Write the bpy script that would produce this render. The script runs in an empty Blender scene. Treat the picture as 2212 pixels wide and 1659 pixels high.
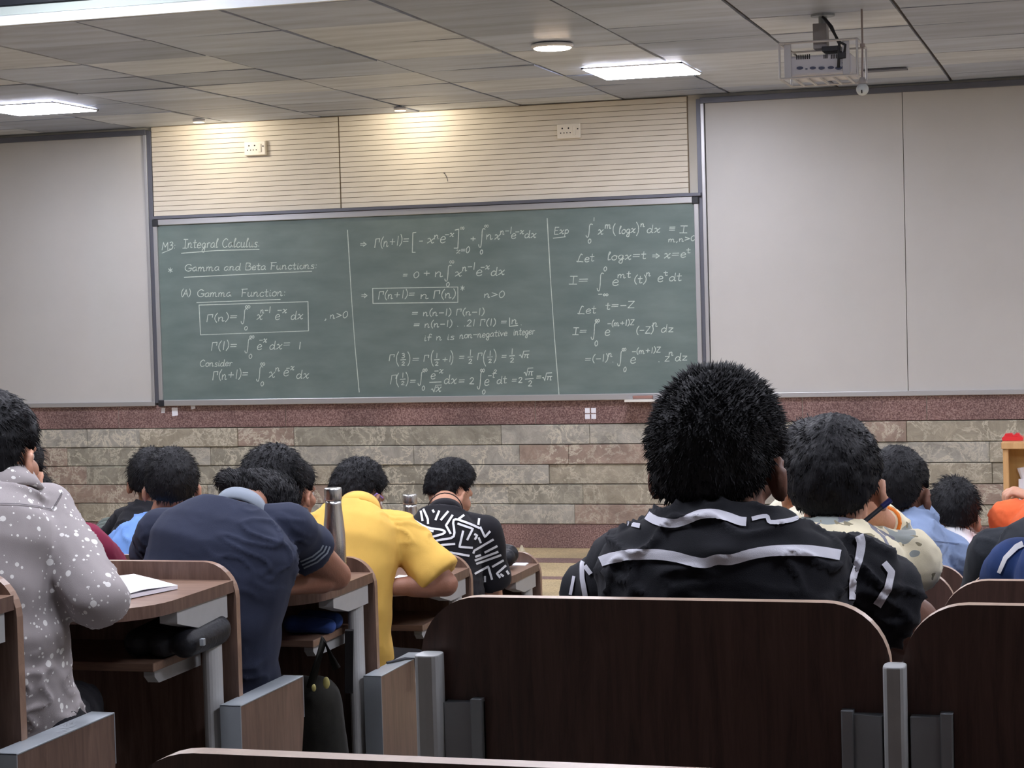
import bpy, bmesh, math, random
from mathutils import Vector, Matrix, noise
from mathutils.bvhtree import BVHTree
random.seed(7)
S = bpy.context.scene
COL = S.collection
V = Vector
# ------------------------------------------------------------------ camera, world, exposure
IMW, IMH = 2212, 1659
FPX = 4300.0
YAW, PITCH, ROLL = .291, .0388, -.0278
CAMZ = 1.65
cy_, sy_ = math.cos(YAW), math.sin(YAW)
FW = V((-sy_*math.cos(PITCH), cy_*math.cos(PITCH), -math.sin(PITCH)))
_r0 = V((cy_, sy_, 0)); _u0 = _r0.cross(FW)
RT = math.cos(ROLL)*_r0 + math.sin(ROLL)*_u0
UP = -math.sin(ROLL)*_r0 + math.cos(ROLL)*_u0
CAM = V((0, 0, CAMZ))
cd = bpy.data.cameras.new('camera'); cam = bpy.data.objects.new('camera', cd); COL.objects.link(cam)
cd.sensor_width = 36; cd.lens = 36*FPX/IMW; cd.clip_start = .05; cd.clip_end = 100
m3 = Matrix((RT, UP, -FW)).transposed()
cam.matrix_world = Matrix.Translation(CAM) @ m3.to_4x4()
S.camera = cam
w = bpy.data.worlds.new('world'); S.world = w; w.use_nodes = True
w.node_tree.nodes['Background'].inputs[0].default_value = (.8, .88, 1, 1)
w.node_tree.nodes['Background'].inputs[1].default_value = .05
vs = S.view_settings
vs.view_transform = 'Standard'; vs.look = 'None'; vs.gamma = 1; vs.use_curve_mapping = False
vs.exposure = 0.0
PANEL_E = 55.0
SPOT_W = 17.0        # warm wall washers

def ray(px, py): return FW + RT*((px-IMW/2)/FPX) - UP*((py-IMH/2)/FPX)
def aY(px, py, Y): d = ray(px, py); return CAM + d*(Y/d.y)
def aZ(px, py, Z): d = ray(px, py); return CAM + d*((Z-CAMZ)/d.z)

# ------------------------------------------------------------------ materials
def srgb(c):
    return tuple(((x/255)/12.92 if x/255 <= .04045 else ((x/255+.055)/1.055)**2.4) for x in c)
MATS = {}
def mat(name, col, rough=.6, metal=0, spec=.5, var=0, vscale=8, stretch=(1, 1, 1), bump=0, bscale=60, emit=None, sheen=0, bstretch=(1, 1, 1)):
    if name in MATS: return MATS[name]
    m = bpy.data.materials.new(name); m.use_nodes = True; MATS[name] = m
    nt = m.node_tree; b = nt.nodes['Principled BSDF']
    c = srgb(col)
    b.inputs['Base Color'].default_value = (*c, 1); b.inputs['Roughness'].default_value = rough
    b.inputs['Metallic'].default_value = metal; b.inputs['Specular IOR Level'].default_value = spec
    if sheen: b.inputs['Sheen Weight'].default_value = sheen
    if emit:
        b.inputs['Emission Color'].default_value = (*srgb(emit[0]), 1); b.inputs['Emission Strength'].default_value = emit[1]
    if var or bump:
        tc = nt.nodes.new('ShaderNodeTexCoord')
    if var:
        mp = nt.nodes.new('ShaderNodeMapping'); mp.inputs['Scale'].default_value = stretch
        n = nt.nodes.new('ShaderNodeTexNoise'); n.inputs['Scale'].default_value = vscale; n.inputs['Detail'].default_value = 6
        n.inputs['Roughness'].default_value = .65
        r = nt.nodes.new('ShaderNodeValToRGB')
        r.color_ramp.elements[0].position = .3; r.color_ramp.elements[1].position = .7
        r.color_ramp.elements[0].color = (*[max(0, x*(1-var)) for x in c], 1)
        r.color_ramp.elements[1].color = (*[min(1, x*(1+var)) for x in c], 1)
        L = nt.links.new
        L(tc.outputs['Object'], mp.inputs[0]); L(mp.outputs[0], n.inputs[0]); L(n.outputs[0], r.inputs[0]); L(r.outputs[0], b.inputs['Base Color'])
    if bump:
        mp2 = nt.nodes.new('ShaderNodeMapping'); mp2.inputs['Scale'].default_value = bstretch
        n2 = nt.nodes.new('ShaderNodeTexNoise'); n2.inputs['Scale'].default_value = bscale; n2.inputs['Detail'].default_value = 4
        bp = nt.nodes.new('ShaderNodeBump'); bp.inputs['Strength'].default_value = bump; bp.inputs['Distance'].default_value = .01
        L = nt.links.new
        L(tc.outputs['Object'], mp2.inputs[0]); L(mp2.outputs[0], n2.inputs[0]); L(n2.outputs[0], bp.inputs['Height']); L(bp.outputs[0], b.inputs['Normal'])
    return m

def nodes_of(m):
    nt = m.node_tree
    return nt, nt.nodes['Principled BSDF'], nt.nodes.new, nt.links.new

def wood(name, col, dark, rough=.4, stretch=(14, 14, 1.2)):
    m = mat(name, col, rough, spec=.4)
    nt, b, N, L = nodes_of(m)
    tc = N('ShaderNodeTexCoord'); mp = N('ShaderNodeMapping'); mp.inputs['Scale'].default_value = stretch
    n = N('ShaderNodeTexNoise'); n.inputs['Scale'].default_value = 4; n.inputs['Detail'].default_value = 8; n.inputs['Roughness'].default_value = .7; n.inputs['Distortion'].default_value = .6
    r = N('ShaderNodeValToRGB'); e = r.color_ramp.elements
    e[0].position = .32; e[0].color = (*srgb(dark), 1); e[1].position = .68; e[1].color = (*srgb(col), 1)
    L(tc.outputs['Object'], mp.inputs[0]); L(mp.outputs[0], n.inputs[0]); L(n.outputs[0], r.inputs[0]); L(r.outputs[0], b.inputs['Base Color'])
    return m

def speckle(name, c1, c2, c3, scale=90, rough=.35):
    m = mat(name, c1, rough)
    nt, b, N, L = nodes_of(m)
    tc = N('ShaderNodeTexCoord')
    n = N('ShaderNodeTexNoise'); n.inputs['Scale'].default_value = scale; n.inputs['Detail'].default_value = 3
    r = N('ShaderNodeValToRGB'); e = r.color_ramp.elements
    e[0].position = .36; e[0].color = (*srgb(c2), 1); e[1].position = .64; e[1].color = (*srgb(c3), 1)
    x = e.new(.5); x.color = (*srgb(c1), 1)
    n2 = N('ShaderNodeTexNoise'); n2.inputs['Scale'].default_value = 2.2; n2.inputs['Detail'].default_value = 4
    r2 = N('ShaderNodeValToRGB'); r2.color_ramp.elements[0].position = .35; r2.color_ramp.elements[0].color = (.75, .75, .75, 1); r2.color_ramp.elements[1].position = .7; r2.color_ramp.elements[1].color = (1.15, 1.12, 1.1, 1)
    mx = N('ShaderNodeMix'); mx.data_type = 'RGBA'; mx.blend_type = 'MULTIPLY'; mx.inputs[0].default_value = 1
    L(tc.outputs['Object'], n.inputs[0]); L(n.outputs[0], r.inputs[0]); L(tc.outputs['Object'], n2.inputs[0]); L(n2.outputs[0], r2.inputs[0])
    L(r.outputs[0], mx.inputs[6]); L(r2.outputs[0], mx.inputs[7]); L(mx.outputs[2], b.inputs['Base Color'])
    return m

def stone(name, col, dark, vein=.5):
    m = mat(name, col, .6)
    nt, b, N, L = nodes_of(m)
    tc = N('ShaderNodeTexCoord')
    n = N('ShaderNodeTexNoise'); n.inputs['Scale'].default_value = 7; n.inputs['Detail'].default_value = 9; n.inputs['Roughness'].default_value = .7; n.inputs['Distortion'].default_value = .8
    r = N('ShaderNodeValToRGB'); e = r.color_ramp.elements
    e[0].position = .3; e[0].color = (*srgb(dark), 1); e[1].position = .68; e[1].color = (*srgb(col), 1)
    n2 = N('ShaderNodeTexNoise'); n2.inputs['Scale'].default_value = 6.5; n2.inputs['Detail'].default_value = 10; n2.inputs['Roughness'].default_value = .72; n2.inputs['Distortion'].default_value = .5
    # thin pale veins where the noise crosses one half
    a = N('ShaderNodeMath'); a.operation = 'SUBTRACT'; a.inputs[1].default_value = .5
    a2 = N('ShaderNodeMath'); a2.operation = 'ABSOLUTE'
    r2 = N('ShaderNodeValToRGB'); r2.color_ramp.elements[0].position = 0; r2.color_ramp.elements[0].color = (vein, vein, vein, 1); r2.color_ramp.elements[1].position = .034; r2.color_ramp.elements[1].color = (0, 0, 0, 1)
    n3 = N('ShaderNodeTexNoise'); n3.inputs['Scale'].default_value = 1.7; n3.inputs['Detail'].default_value = 2
    r3 = N('ShaderNodeValToRGB'); r3.color_ramp.elements[0].position = .34; r3.color_ramp.elements[0].color = (0, 0, 0, 1); r3.color_ramp.elements[1].position = .56; r3.color_ramp.elements[1].color = (1, 1, 1, 1)
    ml = N('ShaderNodeMath'); ml.operation = 'MULTIPLY'
    mx = N('ShaderNodeMix'); mx.data_type = 'RGBA'; mx.inputs[7].default_value = (*srgb((214, 208, 190)), 1)
    bp = N('ShaderNodeBump'); bp.inputs['Strength'].default_value = .6; bp.inputs['Distance'].default_value = .02
    for t in (n, n2, n3): L(tc.outputs['Object'], t.inputs[0])
    L(n.outputs[0], r.inputs[0]); L(n2.outputs[0], a.inputs[0]); L(a.outputs[0], a2.inputs[0]); L(a2.outputs[0], r2.inputs[0])
    L(n3.outputs[0], r3.inputs[0]); L(r2.outputs[0], ml.inputs[0]); L(r3.outputs[0], ml.inputs[1])
    L(ml.outputs[0], mx.inputs[0]); L(r.outputs[0], mx.inputs[6]); L(mx.outputs[2], b.inputs['Base Color'])
    L(n.outputs[0], bp.inputs['Height']); L(bp.outputs[0], b.inputs['Normal'])
    return m

def fabric(name, col, rough=.85, var=.1, bump=.25, pattern=None):
    m = mat(name, col, rough, spec=.15, sheen=.04)
    nt, b, N, L = nodes_of(m)
    tc = N('ShaderNodeTexCoord')
    n = N('ShaderNodeTexNoise'); n.inputs['Scale'].default_value = 14; n.inputs['Detail'].default_value = 5
    n2 = N('ShaderNodeTexNoise'); n2.inputs['Scale'].default_value = 900; n2.inputs['Detail'].default_value = 1
    c = srgb(col)
    r = N('ShaderNodeValToRGB'); e = r.color_ramp.elements
    e[0].position = .3; e[0].color = (*[x*(1-var) for x in c], 1); e[1].position = .7; e[1].color = (*[min(1, x*(1+var)) for x in c], 1)
    L(tc.outputs['Object'], n.inputs[0]); L(n.outputs[0], r.inputs[0]); L(tc.outputs['Object'], n2.inputs[0])
    out = r.outputs[0]
    if pattern == 'dots':
        for sc, rad in ((44, .22), (84, .19)):
            v = N('ShaderNodeTexVoronoi'); v.inputs['Scale'].default_value = sc; v.inputs['Randomness'].default_value = 1
            wn = N('ShaderNodeTexWhiteNoise')
            mt = N('ShaderNodeMath'); mt.operation = 'MULTIPLY'; mt.inputs[1].default_value = rad*1.5
            lt = N('ShaderNodeMath'); lt.operation = 'LESS_THAN'
            L(tc.outputs['Object'], v.inputs['Vector']); L(v.outputs['Color'], wn.inputs['Vector']); L(wn.outputs['Value'], mt.inputs[0])
            L(v.outputs['Distance'], lt.inputs[0]); L(mt.outputs[0], lt.inputs[1])
            mx = N('ShaderNodeMix'); mx.data_type = 'RGBA'; mx.inputs[7].default_value = (*srgb((228, 226, 222)), 1)
            L(lt.outputs[0], mx.inputs[0]); L(out, mx.inputs[6]); out = mx.outputs[2]
    if pattern == 'floral':
        for sc, th, cc in ((9, .585, (150, 156, 152)), (11, .60, (124, 124, 134)), (30, .63, (140, 132, 108))):
            nn = N('ShaderNodeTexNoise'); nn.inputs['Scale'].default_value = sc; nn.inputs['Detail'].default_value = 2.5; nn.inputs['Distortion'].default_value = .5
            mp = N('ShaderNodeMapping'); mp.inputs['Location'].default_value = (sc*.37, sc*.11, sc*.7)
            gt = N('ShaderNodeMath'); gt.operation = 'GREATER_THAN'; gt.inputs[1].default_value = th
            L(tc.outputs['Object'], mp.inputs[0]); L(mp.outputs[0], nn.inputs[0]); L(nn.outputs[0], gt.inputs[0])
            mx = N('ShaderNodeMix'); mx.data_type = 'RGBA'; mx.inputs[7].default_value = (*srgb(cc), 1)
            L(gt.outputs[0], mx.inputs[0]); L(out, mx.inputs[6]); out = mx.outputs[2]
    L(out, b.inputs['Base Color'])
    bp = N('ShaderNodeBump'); bp.inputs['Strength'].default_value = bump; bp.inputs['Distance'].default_value = .002
    L(n2.outputs[0], bp.inputs['Height']); L(bp.outputs[0], b.inputs['Normal'])
    return m

W_PANEL = wood('walnut_laminate', (116, 92, 80), (82, 62, 53), .38)
W_TOP = wood('walnut_laminate_top', (142, 114, 96), (110, 86, 72), .33, (1.2, 14, 14))
W_EDGE = wood('walnut_edge_band', (158, 128, 108), (122, 96, 80), .35, (3, 3, 3))  # tan edge band, its colour also raised for light falling from above
W_EDGE_LIT = wood('top_lit_edge_band', (196, 172, 152), (164, 140, 122), .35, (3, 3, 3))  # seat edges lightened in the colour to stand for strong overhead light
W_SHADED = wood('shaded_walnut_seat', (96, 72, 64), (66, 48, 43), .42)  # same walnut, darkened in the colour for the shade on the right seats
STEEL_GREY = mat('grey_powder_coat', (176, 177, 176), .5, .1, var=.04, vscale=30)
STEEL_DK = mat('grey_metal_trim', (150, 156, 160), .4, .3, var=.04, vscale=20)
ALU = mat('brushed_aluminium', (190, 190, 192), .38, .6)
ALU_DK = mat('dark_aluminium', (104, 106, 116), .45, .4)
BLACK_PL = mat('black_plastic', (38, 40, 46), .5)
WHITE_PL = mat('white_plastic', (236, 228, 212), .4)
HOLE = mat('dark_hole', (30, 28, 28), .8)
STEEL = mat('brushed_steel', (206, 204, 202), .27, 1, bump=.15, bscale=30, bstretch=(6, 6, .3))
PAPER = mat('white_paper', (238, 238, 246), .8)

# ------------------------------------------------------------------ mesh helpers
class MB:
    def __init__(s): s.v = []; s.f = []; s.m = []; s.cur = 0
    def add(s, vs_, fs, mi=None):
        o = len(s.v); s.v += [V(p) for p in vs_]; s.f += [tuple(i+o for i in f) for f in fs]
        s.m += [s.cur if mi is None else mi]*len(fs)
    def box(s, lo, hi, mi=None):
        x0, y0, z0 = lo; x1, y1, z1 = hi
        s.add([(x0, y0, z0), (x1, y0, z0), (x1, y1, z0), (x0, y1, z0), (x0, y0, z1), (x1, y0, z1), (x1, y1, z1), (x0, y1, z1)],
              [(0, 3, 2, 1), (4, 5, 6, 7), (0, 1, 5, 4), (1, 2, 6, 5), (2, 3, 7, 6), (3, 0, 4, 7)], mi)
    def ring_loft(s, rings, mi=None, cap=True):
        n = len(rings[0]); vs_ = [p for r in rings for p in r]; fs = []
        for k in range(len(rings)-1):
            for i in range(n):
                j = (i+1) % n
                fs.append((k*n+i, k*n+j, (k+1)*n+j, (k+1)*n+i))
        if cap:
            fs.append(tuple(reversed(range(n)))); fs.append(tuple((len(rings)-1)*n+i for i in range(n)))
        s.add(vs_, fs, mi)
    def cyl(s, p0, p1, r0, r1=None, n=16, mi=None):
        r1 = r0 if r1 is None else r1
        p0 = V(p0); p1 = V(p1); a, b = frame(p1-p0)
        s.ring_loft([[p+a*(r*math.cos(2*math.pi*i/n))+b*(r*math.sin(2*math.pi*i/n)) for i in range(n)] for p, r in ((p0, r0), (p1, r1))], mi)
    def tube(s, pts, r, n=8, mi=None):
        pts = [V(p) for p in pts]; rings = []
        for k, p in enumerate(pts):
            t = pts[min(k+1, len(pts)-1)]-pts[max(k-1, 0)]
            a, b = frame(t); rr = r[k] if isinstance(r, (list, tuple)) else r
            rings.append([p+a*(rr*math.cos(2*math.pi*i/n))+b*(rr*math.sin(2*math.pi*i/n)) for i in range(n)])
        s.ring_loft(rings, mi)
    def cap_(s, p0, p1, r0, r1, n=14, k=5, mi=None):          # round-ended tapered capsule
        p0 = V(p0); p1 = V(p1); d = (p1-p0); L = d.length
        if L < 1e-6: return s.ell(p0, (r0, r0, r0))
        d = d/L; a, b = frame(d); rings = []
        for i in range(k+1):
            t = math.pi/2*i/k; rr = max(r0*math.sin(t), r0*.02); rings.append((p0-d*(r0*math.cos(t)), rr))
        for i in range(k+1):
            t = math.pi/2*i/k; rr = max(r1*math.cos(t), r1*.02); rings.append((p1+d*(r1*math.sin(t)), rr))
        s.ring_loft([[c+a*(rr*math.cos(2*math.pi*i/n))+b*(rr*math.sin(2*math.pi*i/n)) for i in range(n)] for c, rr in rings], mi)
    def ell(s, c, r, M=None, n=18, k=10, mi=None):
        c = V(c); rings = []
        for j in range(k+1):
            t = math.pi*j/k; z = -math.cos(t); q = max(math.sin(t), .01)
            ring = []
            for i in range(n):
                u = 2*math.pi*i/n
                p = V((r[0]*q*math.cos(u), r[1]*q*math.sin(u), r[2]*z))
                ring.append(c+(M @ p if M else p))
            rings.append(ring)
        s.ring_loft(rings, mi)
    def lathe(s, base, prof, n=28, mi=None):
        b = V(base)
        s.ring_loft([[b+V((r*math.cos(2*math.pi*i/n), r*math.sin(2*math.pi*i/n), z)) for i in range(n)] for r, z in prof], mi)
    def prism(s, poly, axis, t0, t1, mi=None, mi_side=None):   # poly 2D; axis x: (y,z)  y: (x,z)  z: (x,y)
        def P(u, v, t): return {'x': (t, u, v), 'y': (u, t, v), 'z': (u, v, t)}[axis]
        n = len(poly)
        a = [P(u, v, t0) for u, v in poly]; b = [P(u, v, t1) for u, v in poly]
        s.add(a+b, [tuple(range(n)), tuple(reversed(range(n, 2*n)))], mi)
        s.add(a+b, [(i, n+i, n+(i+1) % n, (i+1) % n) for i in range(n)], mi if mi_side is None else mi_side)
    def mesh(s, name, shift=None):
        me = bpy.data.meshes.new(name)
        me.from_pydata([tuple(p-shift) if shift else tuple(p) for p in s.v], [], s.f)
        me.polygons.foreach_set('material_index', s.m)
        bm = bmesh.new(); bm.from_mesh(me); bmesh.ops.recalc_face_normals(bm, faces=bm.faces); bm.to_mesh(me); bm.free()
        return me
def frame(d):
    d = V(d).normalized()
    h = V((0, 0, 1)) if abs(d.z) < .9 else V((0, 1, 0))
    a = h.cross(d).normalized(); return a, d.cross(a)

def origin(o):
    p = V((0, 0, 0))
    while o: p += o.location; o = o.parent
    return p
def obj(name, mb, mats, parent=None, bevel=0, smooth=False, loc=None, seg=2):
    sh = origin(parent) if parent else (V(loc) if loc is not None else V((0, 0, 0)))
    me = mb.mesh(name, sh) if isinstance(mb, MB) else mb
    o = bpy.data.objects.new(name, me); COL.objects.link(o)
    for m in (mats if isinstance(mats, (list, tuple)) else [mats]): me.materials.append(m)
    if parent: o.parent = parent
    elif loc is not None: o.location = loc
    if smooth:
        me.polygons.foreach_set('use_smooth', [True]*len(me.polygons))
    if bevel:
        b = o.modifiers.new('bevel', 'BEVEL'); b.width = bevel; b.segments = seg; b.limit_method = 'ANGLE'; b.angle_limit = math.radians(40)
    return o
def tag(o, label, cat, group=None):
    o['label'] = label; o['category'] = cat
    if group: o['group'] = group
    return o
def thing(name, loc, label, cat, group=None):
    o = bpy.data.objects.new(name, None); COL.objects.link(o); o.location = loc; o.empty_display_size = .05
    bpy.context.view_layer.update()
    return tag(o, label, cat, group)
def struct(name, mb, mats, bevel=0, parent=None):
    o = obj(name, mb, mats, parent, bevel); o['kind'] = 'structure'; return o
def bxo(name, lo, hi, m, parent=None, bevel=0):
    b = MB(); b.box(lo, hi); return obj(name, b, m, parent, bevel)

# ------------------------------------------------------------------ room shell
WY = 13.6; CZ = 3.07; XL, XR, YB = -10.2, 3.6, -2.2; FZ = -.07; CZN = 3.42; CY0 = 8.58
LY = [3.33, 4.33, 5.33, 6.33, 7.33]; LTOP = [1.174, 1.062, .944, .823, .705]; LX = [-1.985, -1.993, -2.02, -2.055, -2.10]
RY = [1.69, 2.64, 3.59, 4.54, 5.49, 6.44]; RTOP = [1.242, 1.247, 1.145, 1.032, .917, .80]
RGAP = [-.20, -.271, -.30, -.325, -.36, -.38]
lfloor = [LTOP[i+1]-.775 for i in range(4)] + [FZ]       # floor beyond each left panel
rfloor = [RTOP[i]-.80 for i in range(5)] + [FZ]
FLOOR_TAN = speckle('tan_speckled_floor', (196, 176, 136), (168, 148, 108), (214, 198, 160), 120, .4)
GRANITE = speckle('red_granite', (136, 108, 105), (104, 78, 77), (170, 144, 138), 110, .3)
CONC = mat('dark_terrazzo_step', (96, 90, 84), .6, var=.1, vscale=20)
fb = MB()
fb.box((XL, LY[-1]+.02, FZ-.1), (XR, WY, FZ), 0)
for y, h in ((12.78, .23), (12.0, .12), (11.05, .12), (9.9, .12), (8.8, .12)):
    fb.box((XL, y, FZ-.01), (XR, y+h, FZ+.002), 1)
XA = -1.45
fb.box((XL, YB, FZ-.1), (XA, LY[0], LTOP[0]-.775), 2)
for i in range(4): fb.box((XL, LY[i], FZ-.1), (XA, LY[i+1], lfloor[i]), 2)
fb.box((XA, YB, FZ-.1), (XR, RY[0], RTOP[0]-.80+.05), 2)
for i in range(5): fb.box((XA, RY[i], FZ-.1), (XR, RY[i+1], rfloor[i]), 2)
fb.box((XA, RY[5], FZ-.1), (XR, LY[-1]+.02, FZ), 2)
struct('floor', fb, [FLOOR_TAN, GRANITE, CONC])

WALLP = mat('cream_wall_paint', (205, 200, 188), .75, var=.04, vscale=3)
wb_ = MB(); wb_.box((XL-.1, WY, FZ-.1), (XR+.1, WY+.15, CZN+.2)); struct('wall_front', wb_, WALLP)
wb_ = MB(); wb_.box((XL-.12, YB, FZ-.1), (XL, WY, CZN+.2)); struct('wall_left', wb_, WALLP)
wb_ = MB(); wb_.box((XR, YB, FZ-.1), (XR+.12, WY, CZN+.2)); struct('wall_right', wb_, WALLP)
wb_ = MB(); wb_.box((XL-.1, YB-.12, FZ-.1), (XR+.1, YB, CZN+.2)); struct('wall_back', wb_, WALLP)

# stone and granite dado on the front wall
sm = [stone('stone_olive', (178, 170, 152), (134, 127, 112), 1.0), stone('stone_grey', (184, 180, 170), (134, 132, 124), 1.0),
      stone('stone_rust', (172, 152, 138), (132, 115, 105), .9), stone('stone_green', (166, 162, 148), (124, 120, 108), 1.0)]
sb = MB(); rs = random.Random(3)
zc = .102
for c in range(5):
    h = .1415; x = XL + rs.uniform(0, .4)
    sb.box((XL, WY-.02, zc), (x, WY, zc+h-.003), rs.randrange(4))
    while x < XR:
        wd = rs.choice((.36, .45, .55, .65, .8)); d = rs.uniform(.024, .042)
        sb.box((x, WY-d-rs.uniform(0, .006), zc+.0015), (min(x+wd, XR)-.0012, WY-.001, zc+h-.0035), rs.choice((0, 0, 1, 1, 2, 3)))
        x += wd
    zc += h
struct('trim_1', sb, sm, .004)
gb = MB(); xs = [XL, -9.0]+[aY(p, 900, WY).x for p in (260, 620, 1159, 1735, 2003)]+[.6, 1.6, 2.6, XR]
for a, b in zip(xs, xs[1:]): gb.box((a+.0025, WY-.03, .812), (b-.0025, WY, .985))
gb.box((XL, WY-.022, .812), (XR, WY, .985), 1)
struct('trim_2', gb, [GRANITE, WALLP], .002)
gb = MB(); gb.box((XL, WY-.036, FZ), (XR, WY, .100)); struct('baseboard_front', gb, GRANITE, .003)
for nm, x0, x1 in (('baseboard_left', XL, XL+.015), ('baseboard_right', XR-.015, XR)):
    gb = MB(); gb.box((x0, LY[-1]+.05, FZ), (x1, WY-.04, .1)); struct(nm, gb, GRANITE)

# ceiling tiles
def ceil_mat(name, c, k):
    m = mat(name, c, .42, spec=.45)
    nt, b, N, L = nodes_of(m)
    tc = N('ShaderNodeTexCoord'); mp = N('ShaderNodeMapping'); mp.inputs['Scale'].default_value = (.7, 4, 1); mp.inputs['Location'].default_value = (k, k*2, 0)
    n = N('ShaderNodeTexNoise'); n.inputs['Scale'].default_value = 2.2; n.inputs['Detail'].default_value = 6; n.inputs['Roughness'].default_value = .6
    r = N('ShaderNodeValToRGB'); e = r.color_ramp.elements; cc = srgb(c)
    e[0].position = .3; e[0].color = (*[x*.7 for x in cc], 1); e[1].position = .62; e[1].color = (*cc, 1)
    L(tc.outputs['Object'], mp.inputs[0]); L(mp.outputs[0], n.inputs[0]); L(n.outputs[0], r.inputs[0]); L(r.outputs[0], b.inputs['Base Color'])
    return m
cm = [ceil_mat('ceiling_tile', (190, 200, 220), 0), ceil_mat('ceiling_tile_worn', (168, 177, 196), 3.3), ceil_mat('ceiling_tile_pale', (212, 218, 228), 7.1), mat('ceiling_gap', (70, 66, 70), .9)]
GX = [-10.2, -9.2, -8.45, -7.7, -6.95, -6.2, -5.46, -4.70, -3.945, -3.2, -2.455, -1.715, -.965, -.215, .535, 1.285, 2.035, 2.785, 3.6]
GY = [CY0, 9.33, 10.05, 10.71, 11.35, 12.0, 12.66, 13.18, WY]
pan_px = [[(1235, 158), (1464, 141), (1500, 163), (1300, 178)]]
cbm = MB(); rs = random.Random(11)
cbm.box((XL, CY0, CZ+.012), (XR, WY, CZ+.05), 3)
LPAN = [(-2.99, -2.375, 11.42, 12.02), (-7.14, -6.53, 11.42, 12.02)]
LPAN = [(a+.0, b, c*1.016, d*1.016) for a, b, c, d in LPAN]
for i in range(len(GX)-1):
    for j in range(len(GY)-1):
        x0, x1, y0, y1 = GX[i]+.010, GX[i+1]-.010, GY[j]+.004, GY[j+1]-.004
        t = [rs.uniform(-.004, .004) for _ in range(4)]; mi = rs.choice((0, 0, 1, 1, 2, 2))
        z = [CZ+q for q in t]
        cbm.add([(x0, y0, z[0]), (x1, y0, z[1]), (x1, y1, z[2]), (x0, y1, z[3]), (x0, y0, CZ+.02), (x1, y0, CZ+.02), (x1, y1, CZ+.02), (x0, y1, CZ+.02)],
                [(0, 3, 2, 1), (0, 1, 5, 4), (1, 2, 6, 5), (2, 3, 7, 6), (3, 0, 4, 7)], mi)
# the higher ceiling over the seats
cbm.box((XL, YB, CZN), (XR, CY0-.02, CZN+.05), 0)
struct('ceiling', cbm, cm)
FAS = mat('white_fascia_paint', (226, 230, 232), .5, var=.05, vscale=2)
FAS2 = mat('greenish_fascia_board', (190, 200, 192), .6)
fa = MB(); fa.box((XL, CY0-.03, CZ), (XR, CY0, CZ+.046), 0); fa.box((XL, CY0-.018, CZ+.050), (XR, CY0, CZ+.09), 1); fa.box((XL, CY0-.005, CZ+.1), (XR, CY0+.01, CZN), 2)
fa.box((XL, CY0-.04, CZ+.125), (-6.1, CY0, CZN), 1)
struct('trim_3', fa, [FAS, FAS2, BLACK_PL])

# ------------------------------------------------------------------ lamps
PANEL_M = mat('lit_panel_diffuser', (255, 255, 255), .5, emit=((238, 240, 255), PANEL_E))
RIM_M = mat('white_lamp_rim', (235, 235, 238), .4)
def panel_light(x0, x1, y0, y1, z, label):
    t = thing('ceiling_panel_light', ((x0+x1)/2, (y0+y1)/2, z), label, 'ceiling light', 'square ceiling light panels')
    d = MB(); d.box((x0+.012, y0+.012, z-.014), (x1-.012, y1-.012, z-.004)); obj('diffuser', d, PANEL_M, t)
    r = MB()
    for a, b in (((x0, y0), (x1, y0+.014)), ((x0, y1-.014), (x1, y1)), ((x0, y0), (x0+.014, y1)), ((x1-.014, y0), (x1, y1))):
        r.box((a[0], a[1], z-.010), (b[0], b[1], z))
    obj('frame', r, RIM_M, t)
panel_light(*LPAN[0], CZ-.004, 'bright square light panel in the ceiling right of the glowing round downlight')
panel_light(*LPAN[1], CZ-.004, 'bright square light panel in the ceiling at the left edge above the left whiteboard')
for X in (-4.9, -2.2, .9):
    for Y in (2.75, 5.0, 7.3): panel_light(X, X+.6, Y, Y+.6, CZN-.004, 'square light panel in the higher ceiling over the seats')
panel_light(1.2, 1.8, 11.6, 12.2, CZ-.004, 'square light panel in the front ceiling beyond the right edge of the photo')

WARM = mat('warm_lamp_glass', (255, 240, 220), .5, emit=((255, 226, 196), 70))
def downlight(c, r, label, spot=0, glass=WARM):
    t = thing('round_downlight', c, label, 'ceiling light')
    x, y, z = c
    g = MB(); g.cyl((x, y, z-.026), (x, y, z-.006), r*.84, r*.86, 28); obj('lamp_glass', g, glass, t)
    q = MB(); q.lathe((x, y, z), [(r*.86, -.004), (r*.86, -.020), (r*.93, -.022), (r, -.012), (r, -.002)], 32); obj('rim', q, RIM_M, t, smooth=True)
    if spot:
        l = bpy.data.lights.new('warm_beam', 'SPOT'); l.energy = spot; l.color = (1, .89, .72); l.spot_size = math.radians(179); l.spot_blend = .25; l.shadow_soft_size = .06
        lo = bpy.data.objects.new('warm_beam', l); COL.objects.link(lo); lo.parent = t; lo.location = (0, 0, -.03)
        lo.rotation_euler = (math.radians(22), 0, 0)
    return t
p = aZ(1193, 94, CZ); downlight((p.x, p.y, CZ-.004), .115, 'glowing round warm downlight in the ceiling left of the square panel')
WARM2 = mat('warm_lamp_glass_soft', (255, 240, 220), .5, emit=((255, 214, 165), 6))
downlight((aY(480, 262, WY).x, WY-.40, CZ-.004), .045, 'small warm wall washer in the ceiling above the left of the slatted panel', SPOT_W, WARM2)
downlight((aY(905, 238, WY).x, WY-.40, CZ-.004), .045, 'small warm wall washer in the ceiling above the middle of the slatted panel', SPOT_W, WARM2)

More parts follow.
